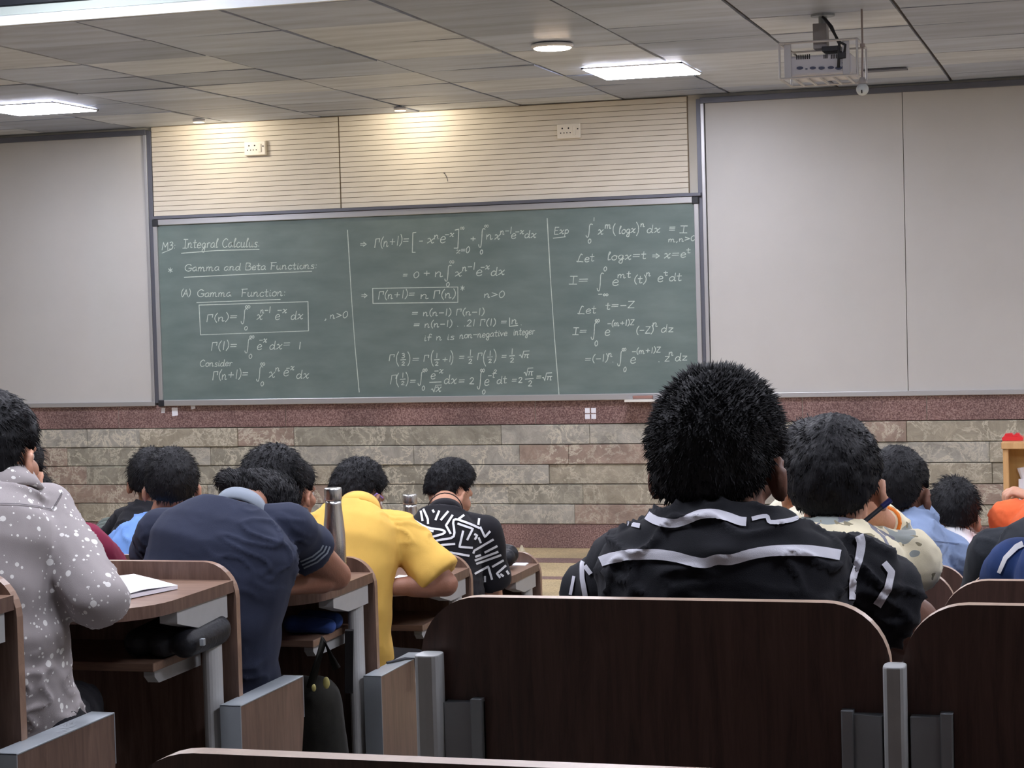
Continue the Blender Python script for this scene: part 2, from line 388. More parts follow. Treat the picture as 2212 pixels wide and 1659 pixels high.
# ------------------------------------------------------------------ front wall furniture
X0, X1 = -6.823, -2.68
SLAT = mat('beige_slat_laminate', (222, 213, 196), .55, var=.03, vscale=4)
SLATB = mat('slat_groove', (146, 128, 106), .8)
xs_ = aY(737, 350, WY).x
def slats(x0, x1, label):
    b = MB(); b.box((x0, WY-.022, 2.40), (x1, WY, CZ-.002), 1)
    z = 2.40; n = 18; pit = (CZ-.006-2.40)/n
    for k in range(n): b.box((x0+.003, WY-.032, z+k*pit+.0018), (x1-.003, WY-.02, z+(k+1)*pit-.0018), 0)
    t = obj('slatted_wall_panel', b, [SLAT, SLATB], loc=((x0+x1)/2, WY, 2.4)); tag(t, label, 'wall panel', 'beige slatted wall panels')
slats(X0-.005, xs_-.002, 'shorter beige grooved wall panel over the left third of the chalkboard')
slats(xs_+.002, X1-.07, 'longer beige grooved wall panel over the right two thirds of the chalkboard')

def socket(px, py, label):
    c = aY(px, py, WY); t = thing('wall_socket', (c.x, WY-.03, c.z), label, 'socket', 'wall sockets on the slatted panels')
    b = MB(); b.box((c.x-.085, WY-.062, c.z-.052), (c.x+.085, WY-.032, c.z+.052)); obj('plate', b, WHITE_PL, t, .006)
    for k in (-.045, .0):
        for qx, qz, qr in ((0, .02, .006), (-.012, -.012, .0045), (.012, -.012, .0045)):
            h = MB(); h.cyl((c.x+k+qx, WY-.0625, c.z+qz), (c.x+k+qx, WY-.060, c.z+qz), qr, n=10); obj('socket_hole', h, HOLE, t)
    s_ = MB(); s_.box((c.x+.03, WY-.068, c.z-.03), (c.x+.052, WY-.06, c.z+.03)); obj('switch', s_, WHITE_PL, t, .002)
    s_ = MB(); s_.box((c.x+.062, WY-.064, c.z+.008), (c.x+.071, WY-.06, c.z+.017)); obj('indicator', s_, HOLE, t)
socket(557.5, 321.5, 'white double socket plate on the slatted panel over the left of the board')
socket(1233, 284.5, 'white double socket plate on the slatted panel nearer the right whiteboard')

BOARD = mat('green_chalkboard', (108, 122, 119), .5, spec=.35)
nt, b_, N, L = nodes_of(BOARD)
tc = N('ShaderNodeTexCoord'); mp = N('ShaderNodeMapping'); mp.inputs['Scale'].default_value = (1.2, 1, 3.5); n = N('ShaderNodeTexNoise'); n.inputs['Scale'].default_value = 2.5; n.inputs['Detail'].default_value = 7
r = N('ShaderNodeValToRGB'); e = r.color_ramp.elements; e[0].position = .3; e[0].color = (*srgb((99, 114, 111)), 1); e[1].position = .75; e[1].color = (*srgb((118, 132, 129)), 1)
L(tc.outputs['Object'], mp.inputs[0]); L(mp.outputs[0], n.inputs[0]); L(n.outputs[0], r.inputs[0]); L(r.outputs[0], b_.inputs['Base Color'])
ZB, ZT = 1.0, 2.352
cb = thing('chalkboard', ((X0+X1)/2, WY-.04, ZB), 'long green chalkboard with three columns of chalk maths in an aluminium frame', 'chalkboard')
BF = WY-.048                                                # face of the board
bxo('board_surface', (X0+.03, BF, ZB+.01), (X1-.03, WY-.01, ZT-.02), BOARD, cb)
f = MB(); f.box((X0, BF-.016, ZT-.022), (X1, WY-.005, ZT+.022)); obj('top_rail', f, ALU, cb, .004)
f = MB(); f.box((X0, BF-.018, ZB-.022), (X1, WY-.005, ZB+.022)); obj('bottom_rail', f, ALU, cb, .004)
for x in (X0, X1-.032):
    f = MB(); f.box((x, BF-.016, ZB), (x+.032, WY-.005, ZT)); obj('side_rail', f, ALU, cb, .003)
for x, z in ((X0-.004, ZB-.026), (X1-.045, ZT-.03), (X0-.004, ZT-.03)):
    f = MB(); f.box((x, BF-.024, z), (x+.048, WY-.006, z+.05)); obj('corner_cap', f, BLACK_PL, cb, .006)
f = MB(); f.box((X0, WY-.075, ZT+.024), (X1+.02, WY-.01, ZT+.046)); obj('sliding_track', f, ALU_DK, cb, .002)

WBM = mat('whiteboard_surface', (194, 192, 189), .42, var=.03, vscale=2)
def whiteboard(name, x0, x1, seams, label, cap_left):
    t = thing(name, ((x0+x1)/2, WY-.03, ZB), label, 'whiteboard', 'whiteboards either side of the chalkboard')
    f = MB(); q = [x0+.03]+seams+[x1-.03]
    for a, c in zip(q, q[1:]): f.box((a+.002, WY-.036, ZB), (c-.002, WY-.006, CZ-.055))
    obj('board_surface', f, WBM, t, .001)
    f = MB(); f.box((x0, WY-.060, CZ-.062), (x1, WY-.004, CZ-.022)); obj('top_rail', f, ALU_DK, t, .003)
    f = MB(); f.box((x0, WY-.055, ZB-.022), (x1, WY-.004, ZB+.012)); obj('bottom_rail', f, ALU, t, .003)
    for a, mm, wd in (((x0, ALU, .026), (x1-.02, ALU_DK, .02)) if cap_left else ((x0, ALU_DK, .02), (x1-.026, ALU, .026))) and [((x0), ALU, .026), (x1-.026, ALU, .026)]:
        f = MB(); f.box((a, WY-.050, ZB), (a+wd, WY-.004, CZ-.06)); obj('side_rail', f, mm, t, .003)
whiteboard('whiteboard', -9.65, X0-.04, [-8.2], 'white dry-erase board left of the chalkboard', True)
whiteboard('whiteboard', X1+.025, 1.45, [aY(1956, 500, WY).x, .075], 'wide white dry-erase board right of the chalkboard with a vertical joint', False)
for x0, x1 in ((X0-.04, X0-.006), (X1-.005, X1+.024)):
    f = MB(); f.box((x0, WY-.04, 1.0), (x1, WY-.002, CZ-.03)); struct('trim_4' if x0 < -4 else 'trim_5', f, ALU_DK, .002)

# tray, duster, paper scraps, nail
c0 = aY(1353, 868, WY-.1)
t = thing('chalk_tray', (c0.x+.16, WY-.06, c0.z), 'white chalk tray shelf under the right end of the chalkboard', 'tray')
f = MB(); f.box((c0.x, WY-.16, ZB-.034), (c0.x+.42, WY-.05, ZB-.026)); f.box((c0.x, WY-.163, ZB-.034), (c0.x+.42, WY-.157, ZB-.016)); obj('shelf_plate', f, mat('tray_white', (226, 224, 218), .5), t, .002)
t = thing('chalk_duster', (c0.x+.11, WY-.10, ZB-.026), 'small brown wooden duster lying on the chalk tray', 'duster')
f = MB(); f.box((c0.x+.05, WY-.125, ZB-.0255), (c0.x+.19, WY-.085, ZB-.012)); obj('felt_pad', f, mat('duster_felt', (150, 134, 128), .95), t, .003)
f = MB(); f.box((c0.x+.05, WY-.123, ZB-.012), (c0.x+.19, WY-.087, ZB+.008)); obj('wooden_back', f, mat('duster_wood', (158, 118, 108), .6, var=.2), t, .004)
rs = random.Random(5)
for k, (px, py, s_, lab) in enumerate([(352, 886, .022, 'small torn white paper scrap stuck on granite under the chalkboard corner'), (377, 889, .034, 'larger square white paper scrap stuck on granite under the left of the chalkboard'), (1274, 893, .05, 'grid-like peeled white sticker remnant on the granite band below the chalkboard'), (416, 877, .024, 'thin pale paper remnant just under the chalkboard rail near its left end')]):
    c = aY(px, py, WY-.033); f = MB(); a = rs.uniform(-.4, .4)
    pts = [(c.x+s_*q*math.cos(a)-s_*rr*math.sin(a)*1.0, c.z+s_*q*math.sin(a)+s_*rr*math.cos(a)) for q, rr in ((-.8, -.9), (.6, -1), (.9, .7), (-.5, 1))]
    f.prism(pts, 'y', WY-.0325, WY-.0308)
    if k == 2:
        f = MB()
        for q in (-.7, .2):
            for rr in (-.8, 0.05): f.box((c.x+q*s_, WY-.0325, c.z+rr*s_), (c.x+q*s_+.7*s_, WY-.0308, c.z+rr*s_+.7*s_))
    tag(obj('paper_scrap', f, PAPER, loc=(c.x, WY-.031, c.z)), lab, 'paper scrap', 'paper scraps on the granite band')
c = aY(961, 374, WY-.032); f = MB(); f.tube([(c.x, WY-.03, c.z), (c.x-.004, WY-.05, c.z)], .003, 6); f.tube([(c.x, WY-.045, c.z), (c.x+.014, WY-.038, c.z-.025), (c.x+.022, WY-.036, c.z-.06)], .0018, 6)
tag(obj('wall_nail', f, BLACK_PL, loc=(c.x, WY-.03, c.z)), 'bent thin dark nail in the slatted panel above the chalkboard', 'nail')
c = aY(1127, 1179, 13.3); f = MB(); f.cyl((c.x, 13.3, FZ+.002), (c.x, 13.3, FZ+.05), .03, .006, 8); tag(obj('crumpled_wrapper', f, mat('wrapper', (196, 186, 160), .6), loc=(c.x, 13.3, FZ)), 'small crumpled pale wrapper on the floor against the front wall', 'litter')
# ------------------------------------------------------------------ chalk handwriting (strokes on the board's face)
# glyph: advance, then strokes; x,y in hundredths, cap height 100, x-height 55; '/' splits strokes; '!' = straight corners
G = {
'A': (75, '!0,0 35,100 68,0/!12,35 56,35'), 'B': (72, '!8,0 8,100/8,100 50,96 48,60 10,54/10,54 62,46 56,4 8,0'),
'C': (75, '64,84 40,100 10,70 8,30 32,0 64,14'), 'E': (66, '!56,100 10,100 10,0 58,0/!10,52 46,52'), 'F': (66, '!12,0 12,100/!2,98 62,102/!12,54 48,54'),
'G': (86, '70,84 40,100 8,68 12,22 44,0 72,14 72,40/!46,42 84,42'), 'I': (60, '!6,100 54,100/!30,100 30,0/!4,0 56,0'), 'i_': (30, '!12,0 12,100'),
'L': (74, '50,92 36,100 24,60 14,6 4,10 20,4 40,6 66,2'), 'M': (88, '!6,0 14,100 42,40 70,100 80,0'), 'N': (80, '!8,0 8,100 66,0 66,100'),
'a': (62, '48,48 30,56 8,36 10,6 30,2 46,28 48,50 48,12 58,2'), 'b': (58, '!10,100 10,0/10,32 30,54 50,36 42,4 10,2'), 'c': (52, '44,46 26,56 8,32 14,4 32,0 48,10'),
'd': (66, '46,44 28,56 8,34 12,4 32,2 48,30/!52,100 50,10/50,10 54,2 62,4'), 'e': (54, '8,26 44,34 40,52 24,56 8,34 12,6 30,0 48,10'),
'f': (48, '44,88 32,100 22,84 20,0/!6,52 42,54'), 'g': (60, '46,48 28,56 8,36 16,8 36,10 48,48/48,48 46,-10 40,-46 18,-40 22,-14 58,12'),
'i': (30, '!12,52 12,4/12,4 18,0 26,6/!13,72 14,76'), 'l': (34, '12,60 24,92 16,100 10,70 10,10 16,0 30,8'), 'm': (92, '6,54 8,0/8,30 22,56 34,46 36,0/36,30 50,56 64,46 66,8 72,0 84,8'),
'n': (64, '6,54 8,0/8,30 26,56 40,44 40,10 46,0 58,8'), 'o': (58, '28,56 8,38 12,6 34,0 50,22 42,52 26,56 54,48'), 'p': (60, '!10,54 10,-46/10,34 30,56 50,36 42,6 10,4'),
'r': (50, '6,50 14,40 14,0/14,30 26,54 44,50'), 's': (50, '42,52 22,54 14,38 38,22 34,2 8,4'), 't': (48, '!20,90 20,12/20,12 26,0 42,6/!2,58 40,60'),
'u': (64, '8,54 10,10 24,0 40,14 44,54/44,54 44,12 50,0 60,8'), 'v': (54, '!6,54 24,2 46,54'), 'x': (66, '8,48 22,56 34,28 44,0 58,8/56,56 34,28 8,0'), 'z': (58, '!8,54 48,54 10,2 52,4'),
'Z': (70, '!8,96 60,98 10,2 64,4'), 'y': (58, '8,54 14,24 30,18 46,54/46,54 42,-30 18,-44'),
'0': (66, '32,100 8,62 14,8 36,0 56,40 48,88 30,100'), '1': (40, '!20,100 20,0'), '2': (64, '10,78 30,100 50,80 36,44 8,4/!8,4 56,4'), '3': (64, '10,90 34,100 50,78 24,54/24,54 54,44 44,6 8,4'),
'(': (38, '30,112 12,70 12,24 30,-14'), ')': (38, '8,112 26,70 26,24 8,-14'), '=': (80, '!10,58 66,60/!8,32 64,34'), '+': (80, '!10,46 66,46/!38,76 38,16'), '-': (66, '!8,44 56,46'),
'>': (76, '!10,74 64,46 10,14'), ',': (36, '16,8 18,-4 8,-20'), '.': (30, '!12,4 14,8'), ':': (34, '!14,10 15,14/!14,50 15,54'), '*': (70, '!30,90 32,20/!8,74 56,36/!56,74 8,36'),
'G_': (70, '!8,0 10,96 58,100'), '#': (66, '!8,0 10,94 54,98 52,60'), '~': (90, '!6,58 60,58/!6,34 60,34/!44,76 80,46 44,16'), '@': (80, '40,28 26,48 8,28 24,6 42,30 60,50 76,28 60,6 40,30'),
'$': (60, '58,104 44,112 32,96 24,50 18,0 6,-14 -4,-4'), '^': (96, '!0,40 12,48 28,4 42,100 96,104'), '%': (70, '!4,62 66,66/!20,62 14,6/!48,64 50,4/50,4 62,8'), '_': (80, '!8,70 70,72/!8,46 70,48/!8,22 70,24'), ' ': (44, ''),
'|': (20, '!10,100 10,0'), '[': (44, '!40,104 10,102 10,-6 40,-4'), ']': (44, '!4,104 36,102 34,-6 4,-6'),
}
def cr(pts, n=6):
    if len(pts) < 3: return pts
    P = [pts[0]]+pts+[pts[-1]]; out = []
    for i in range(1, len(P)-2):
        a, b, c, d = P[i-1:i+3]
        for k in range(n):
            t = k/n
            out.append(tuple(.5*(2*b[j]+(c[j]-a[j])*t+(2*a[j]-5*b[j]+4*c[j]-d[j])*t*t+(3*b[j]-a[j]-3*c[j]+d[j])*t**3) for j in (0, 1)))
    out.append(pts[-1]); return out
class Chalk:
    def __init__(s): s.b = MB(); s.rs = random.Random(9)
    def stroke(s, pts, wd=.0057):
        w_ = [aY(x, y, BF-.0006) for x, y in pts]
        for k, (p, q) in enumerate(zip(w_, w_[1:])):
            d = (q-p); 
            if d.length < 1e-6: continue
            n_ = V((-d.z, 0, d.x)).normalized()*(wd/2*s.rs.uniform(.8, 1.15)); e = d.normalized()*wd*.3
            y = V((0, -.0002*(k % 2), 0))
            s.b.add([p-e-n_+y, q+e-n_+y, q+e+n_+y, p-e+n_+y], [(0, 1, 2, 3)])
    def line(s, *pts): s.stroke(list(pts), .006)
    def text(s, t, x0, y0, x1, y1, h, names=None, slant=.12):
        toks = list(t); adv = sum(G[c][0] for c in toks)/100
        sc = (x1-x0)/max(adv, .01); x = x0
        for c in toks:
            a, st = G[c]
            base = y0+(y1-y0)*((x-x0)/max(x1-x0, 1))
            j = s.rs.uniform(-.03, .03)*h
            for q in st.split('/'):
                if not q: continue
                hard = q[0] == '!'
                pts = [tuple(float(v)/100 for v in z.split(',')) for z in q.lstrip('!').split(' ')]
                if not hard: pts = cr(pts)
                s.stroke([(x+px_*sc+py_*h*slant, base+j-py_*h) for px_, py_ in pts])
            x += a/100*sc
    def integ(s, x, yt, yb):
        h = yb-yt; pts = [(x+7, yt+h*.03), (x+3.5, yt), (x+.8, yt+h*.1), (x, yt+h*.4), (x-1, yt+h*.75), (x-3, yb-1), (x-6, yb-h*.05), (x-7, yb-h*.16)]
        s.stroke(cr(pts, 4))
    def put(s, ch, xc, yb, h, wd=None):
        
        if ch == '@': h *= 1.9; yb += 2.4
        if ch == '~': h *= 1.35; yb += 1.5
        wd = wd or G[ch][0]/100*h*.8; s.text(ch, xc-wd/2, yb, xc+wd/2, yb, h, slant=.05)
def chalk_part(c, label):
    o = obj('chalk_writing', c.b, CHALK, cb); o['label'] = label
CHALK = mat('chalk', (192, 204, 196), .95, var=.12, vscale=60)
c = Chalk(); T = c.text; I_ = c.integ; P_ = c.put; Ln = c.line
T('M3:', 349, 540, 380, 537, 16); Ln((350, 546.6), (369.5, 539))
T('Integral Calculus.', 394, 536, 562, 533, 19); Ln((392, 547), (470, 541), (560, 538.7))
P_('*', 368, 592, 15, 12); T('Gamma and Beta Functions:', 398, 586, 686, 580, 15); Ln((398, 599), (540, 592), (673.5, 586))
T('(A)', 390, 640, 412, 640, 14); T('Gamma', 425, 641, 500, 640, 15.5); T('Function:', 520, 641, 618, 639, 16.5); Ln((425, 653.6), (605.5, 646.7))
Ln((430, 659), (665.3, 651.6), (666.5, 714.7), (433.3, 723.3), (430, 659))
T('#(n)=', 445, 695, 514, 691, 16); I_(528, 667, 700); P_('@', 534.6, 664.5, 7, 12); P_('0', 531.4, 713, 8, 8)
T('x', 553, 690, 568, 690, 19); T('n-1', 562, 677, 585, 675, 13); T('e', 593, 690, 605, 690, 20); T('-x', 598, 677, 620, 674, 14); T('dx', 627, 690, 655, 688, 18)
T(',', 700, 690, 708, 690, 14); T('n>0', 712, 688, 752, 686, 14)
T('#(1)=', 455, 757, 513, 753, 18); I_(536, 732, 763); P_('@', 543.7, 729, 7, 11); P_('0', 541, 774, 9, 8); T('e', 554, 755, 566, 755, 20); T('-x', 559, 741, 577, 738, 13); T('dx=', 581, 755, 628, 750, 18); T('1', 642, 754, 652, 754, 15)
T('Consider', 431, 792, 502, 790, 14)
T('#(n+1)=', 458, 821, 537, 815, 19); I_(561, 792, 824); P_('@', 567, 787.5, 7, 11); P_('0', 566.5, 833.5, 9, 8); T('x', 579, 815, 595, 815, 21); T('n', 594, 802, 605, 802, 13); T('e', 611, 812, 624, 810, 22); T('-x', 617, 802, 636, 797, 14); T('dx', 639, 817, 668, 818, 18)
Ln((750.6, 497), (755, 570), (760, 653), (767, 750), (776, 847))
chalk_part(c, 'chalk writing of the left column')
c = Chalk(); T = c.text; I_ = c.integ; P_ = c.put; Ln = c.line
P_('~', 785, 533, 11, 15); T('#(n+1)=', 808, 535, 884, 526, 20)
Ln((898.5, 502), (892, 503), (890.6, 545), (897, 545)); T('-', 904, 526, 914, 525, 12); T('x', 921, 525, 939, 525, 18); T('n', 937, 516, 949, 515, 15); T('e', 949, 525, 963, 525, 24); T('-x', 960, 513, 981, 510, 13); Ln((983, 497), (991, 495), (989, 536), (981, 536))
P_('@', 998, 494, 6, 10); T('x=0', 985, 547, 1015, 545, 13); P_('+', 1022, 522, 14, 14); I_(1041, 494, 535); P_('@', 1050.5, 489, 6, 10); P_('0', 1040, 549, 9, 7)
T('n', 1049, 517, 1065, 516, 18); T('x', 1067, 517, 1081, 516, 18); T('n-1', 1080, 507, 1106, 503, 14); T('e', 1103, 515, 1115, 514, 19); T('-x', 1112, 507, 1132, 504, 13); T('dx', 1132, 514, 1159, 513, 16)
T('=', 869, 601, 881, 601, 14); T('0', 892, 600, 906, 600, 13); P_('+', 922, 598, 16, 17); T('n', 938, 598, 958, 598, 19); I_(968, 573, 608); P_('@', 975.5, 567, 7, 11); P_('0', 967.5, 619, 9, 8)
T('x', 981, 597, 999, 596, 17); T('n-1', 998, 585, 1027, 581, 15); T('e', 1027, 596, 1042, 595, 22); T('-x', 1037, 583, 1058, 579, 13); T('dx', 1059, 595, 1091, 592, 18)
P_('~', 787, 644, 11, 14); Ln((805, 623), (989, 620), (989, 653), (805.7, 655.4), (805, 623))
T('#(n+1)=', 816, 646, 897, 642, 17); T('n', 907, 645, 927, 645, 17); T('#(n)', 935, 645, 985, 643, 18); P_('*', 999.3, 630, 14, 11); T('n>0', 1045, 643, 1091, 642, 14)
T('= n(n-1) #(n-1)', 888, 683, 1047, 680, 14); T('= n(n-1) . .21 #(1) =', 892, 708, 1096, 702, 14); Ln((1100.7, 686.7), (1100.7, 705), (1118.7, 703)); T('n', 1104, 700, 1119, 700, 16); P_('.', 1126, 702, 10)
T('if n is', 915, 736, 982, 733, 14); T('non-negative', 992, 731, 1096, 725, 14); T('integer', 1108, 724, 1155, 722, 15)
T('#', 839, 780, 853, 780, 14); 
def frac(a, b, x, ym, h=10): P_(a, x, ym-4, h, h*.8); Ln((x-5.5, ym), (x+5.5, ym-.8)); P_(b, x, ym+4+h*.8, h*.8, h*.8)
def par(x, yt, yb, s_=1): h = yb-yt; c.stroke(cr([(x+3*s_, yt), (x-1*s_, yt+h*.3), (x-1*s_, yt+h*.7), (x+3*s_, yb)]))
par(858, 760, 791); frac('3', '2', 871, 777.5); par(884, 760, 790, -1); T('=', 889, 783, 907, 782, 16); T('#', 914, 781, 927, 780, 14); par(933, 757, 791); frac('1', '2', 943.5, 777.4); T('+1', 954, 783, 975, 781, 13); par(977, 757, 788, -1); T('=', 990, 779, 1004, 778, 16)
frac('1', '2', 1016, 771.6, 12); T('#', 1030, 777, 1042, 776, 15); par(1046, 757, 791); frac('1', '2', 1058.5, 771.6); par(1070, 754, 784, -1); T('=', 1082, 777, 1095, 776, 15); frac('1', '2', 1106, 769, 12); P_('^', 1132, 774, 15, 21); T('%', 1131, 773, 1142, 773, 12)
T('#', 842, 830, 857, 830, 20); par(858, 806, 836); frac('1', '2', 870, 819.5); par(880, 804, 834, -1); T('=', 884, 831, 899, 830, 16); I_(910, 803, 833); P_('@', 917.6, 800.5, 7, 11); P_('0', 914.5, 843, 9, 7); T('e', 929, 819, 941, 818, 20); T('-x', 937, 808, 958, 804, 14); Ln((928, 826), (953, 825)); P_('^', 942, 847, 15, 22); T('x', 940, 846, 954, 846, 18)
T('dx', 958, 829, 987, 828, 19); T('=', 989, 831, 1005, 830, 17); P_('2', 1019, 830, 14, 12); I_(1038, 803, 841); P_('@', 1041.8, 801.5, 7, 11); P_('0', 1045, 851, 9, 8); T('e', 1045, 832, 1057, 831, 23); T('-t', 1053, 818, 1069, 814, 14); P_('2', 1070, 807, 8, 7); T('dt', 1072, 829, 1095, 827, 16); T('=', 1104, 829, 1117, 828, 16); P_('2', 1124, 827, 12, 10)
P_('^', 1141, 812, 17, 19); T('%', 1140, 811, 1151, 811, 13); Ln((1134.6, 819), (1152, 817.5)); P_('2', 1145, 834, 12, 10); T('=', 1157, 822, 1170, 820, 16); P_('^', 1181, 823, 17, 20); T('%', 1180, 822, 1192, 822, 13)
Ln((1182, 472), (1189, 600), (1198, 732), (1207.6, 854))
chalk_part(c, 'chalk writing of the middle column')
c = Chalk(); T = c.text; I_ = c.integ; P_ = c.put; Ln = c.line
T('Exp', 1196, 506, 1229, 503, 15); Ln((1195, 514.6), (1221.5, 511.4)); I_(1273, 484, 513); P_('1', 1283, 477, 7, 5); P_('0', 1273.6, 525, 9, 8); T('x', 1290, 506, 1304, 506, 18); T('m', 1306, 494, 1321, 493, 15); par(1326, 483, 509); T('logx', 1336, 505, 1373, 502, 16); par(1378, 480, 509, -1); T('n', 1383, 490, 1393, 490, 12); T('dx', 1396, 503, 1427, 501, 17); T('_', 1444, 501, 1459, 500, 14); T('I', 1467, 503, 1485, 502, 15); T('m,n>0', 1443, 523, 1503, 519, 11)
T('Let', 1245, 566, 1284, 564, 17); T('logx=t', 1311, 562, 1396, 558, 17); P_('~', 1417, 559, 12, 18); T('x=e', 1433, 558, 1482, 556, 18); T('t', 1482, 546, 1492, 545, 11)
P_('0', 1307.5, 585, 9, 8); I_(1297, 590, 629); T('I=', 1228, 614, 1273, 612, 17); T('-@', 1291, 640, 1314, 639, 10); T('e', 1321, 617, 1337, 617, 22); T('mt', 1333, 601, 1363, 598, 14); T('(t)', 1368, 612, 1397, 611, 16); T('n', 1395, 596, 1406, 595, 13); T('e', 1419, 609, 1433, 608, 21); T('t', 1433, 595, 1443, 594, 10); T('dt', 1444, 607, 1473, 606, 17)
T('Let', 1247, 678, 1288, 676, 17); T('t=-Z', 1307, 668, 1371, 665, 15)
T('I=', 1236, 723, 1269, 721, 15); I_(1284, 697, 734); P_('@', 1290, 694, 7, 11); P_('0', 1288, 747, 11, 8); T('e', 1305, 724, 1318, 723, 21); T('-(m+1)Z', 1311, 705, 1370, 702, 12); T('(-Z)', 1373, 721, 1412, 719, 15); T('n', 1409, 706, 1421, 705, 15); T('dz', 1427, 718, 1455, 717, 17)
T('=(-1)', 1262, 783, 1314, 780, 15); T('n', 1313, 771, 1323, 770, 13); P_('.', 1324, 783, 10); I_(1341, 758, 791); P_('@', 1347.7, 756, 7, 10); P_('0', 1350, 803, 10, 7); T('e', 1360, 785, 1374, 784, 22); T('-(m+1)Z', 1364, 765, 1427, 761, 12); P_('.', 1423.6, 782, 9); T('z', 1434, 781, 1447, 781, 20); T('n', 1444, 768, 1455, 767, 13); T('dz', 1457, 780, 1485, 778, 17)
chalk_part(c, 'chalk writing of the right column')
# ------------------------------------------------------------------ left block: desks with backrest panel
def rounded_panel(x0, x1, z0, z1, r, left=True, right=True, n=8):
    p = [(x0, z0), (x1, z0)]
    if right: p += [(x1-r+r*math.cos(math.pi/2*k/n), z1-r+r*math.sin(math.pi/2*k/n)) for k in range(n+1)]
    else: p.append((x1, z1))
    if left: p += [(x0+r-r*math.sin(math.pi/2*k/n), z1-r+r*math.cos(math.pi/2*k/n)) for k in range(n+1)]
    else: p.append((x0, z1))
    return p
SEATS_LEFT = 2.1
DL = [('nearest left desk at the photo edge beside the dotted shirt', 0), ('desk under the open white notebook and the dotted sleeve', 1), ('desk carrying the tall steel bottle under the navy sleeve', 2), ('desk under the elbow of the yellow shirt', 3), ('frontmost left desk with a white slip of paper on it', 4)]
for lab, i in DL:
    Y, zt, x1 = LY[i], LTOP[i], LX[i]; x0 = x1-SEATS_LEFT
    zu = lfloor[i-1] if i else zt-.775                    # floor on our side
    zo = lfloor[i]
    t = thing('bench_desk', (x1, Y, zo), 'brown laminate '+lab, 'desk', 'desks of the left block')
    f = MB(); f.prism(rounded_panel(x0, x1, zt-.62, zt, .085), 'y', Y-.011, Y+.011, 0, 1); obj('back_panel', f, [W_PANEL, W_EDGE], t, .002)
    # worktop on our side, its aisle corner cut with a wide curve
    zt2 = zt-.043; D = .51
    poly = [(x1-.004, Y-.011)]
    cs = [(x1-.004, Y-.33)]+[(x1-.004-.17*(1-math.cos(a)), Y-.33-(D-.33)*math.sin(a)) for a in [math.pi/2*k/8 for k in range(1, 9)]]
    poly += cs+[(x0, Y-D), (x0, Y-.011)]
    f = MB(); f.prism(poly, 'z', zt2-.028, zt2, 0, 1); obj('desk_top', f, [W_TOP, W_PANEL], t, .003)
    # steel bracket, post, shelf, shelf bracket
    f = MB(); f.prism([(Y-.035, zt2-.029), (Y-.30, zt2-.029), (Y-.30, zt2-.058), (Y-.19, zt2-.085), (Y-.035, zt2-.085)], 'x', x1-.055, x1-.012); obj('desk_bracket', f, STEEL_GREY, t, .003)
    f = MB(); n_ = 20
    ring = lambda z: [V((x1-.036+.020*math.cos(2*math.pi*k/n_), Y-.075+.034*math.sin(2*math.pi*k/n_), z)) for k in range(n_)]
    f.ring_loft([ring(zu), ring(zt2-.085)]); obj('leg_post', f, STEEL_GREY, t, smooth=False)
    f = MB(); f.box((x1-.075, Y-.13, zu), (x1-.0, Y-.02, zu+.03)); obj('foot_plate', f, STEEL_DK, t, .004)
    f = MB(); f.box((x0, Y-.30, zt-.212), (x1-.075, Y-.013, zt-.192)); obj('book_shelf', f, W_TOP, t, .002)
    f = MB(); f.prism([(Y-.03, zt-.213), (Y-.27, zt-.213), (Y-.27, zt-.228), (Y-.25, zt-.245), (Y-.03, zt-.245)], 'x', x1-.115, x1-.088); obj('shelf_bracket', f, STEEL_GREY, t, .002)
    # aisle armrest panel beyond the backrest
    ax0, ax1, ya, yb, az = x1-.004, x1+.047, Y-.11, Y+.27, zt-.322
    prof = [(ya, az-.42), (ya, az), (yb, az), (yb, az-.105), (yb-.07, az-.42)]
    f = MB(); f.prism([(ya+.004, az-.42), (ya+.004, az-.004), (yb-.003, az-.004), (yb-.003, az-.105), (yb-.073, az-.42)], 'x', ax0, ax1); ar = obj('armrest_panel', f, W_PANEL, t, .001)
    f = MB(); f.box((ax0-.001, ya, az-.42), (ax1+.001, ya+.0035, az)); f.box((ax0-.001, ya, az-.0035), (ax1+.001, yb, az)); f.box((ax0-.001, yb-.003, az-.105), (ax1+.001, yb, az)); obj('metal_edging', f, STEEL_DK, ar, .001)
    f = MB(); f.prism([(Y+.04, zo), (Y+.22, zo), (Y+.22, zo+.02), (Y+.16, zo+.02), (Y+.16, az-.41), (Y+.10, az-.41), (Y+.10, zo+.02), (Y+.04, zo+.02)], 'x', x1+.012, x1+.032); obj('armrest_leg', f, STEEL_DK, t, .002)
    f = MB(); f.box((x0+.03, Y+.03, zo+.415), (x1-.03, Y+.40, zo+.435)); obj('seat', f, W_PANEL, t, .006)
    f = MB(); f.box((x0+.04, Y+.05, zo), (x0+.09, Y+.33, zo+.415)); obj('seat_leg', f, STEEL_GREY, t, .003)
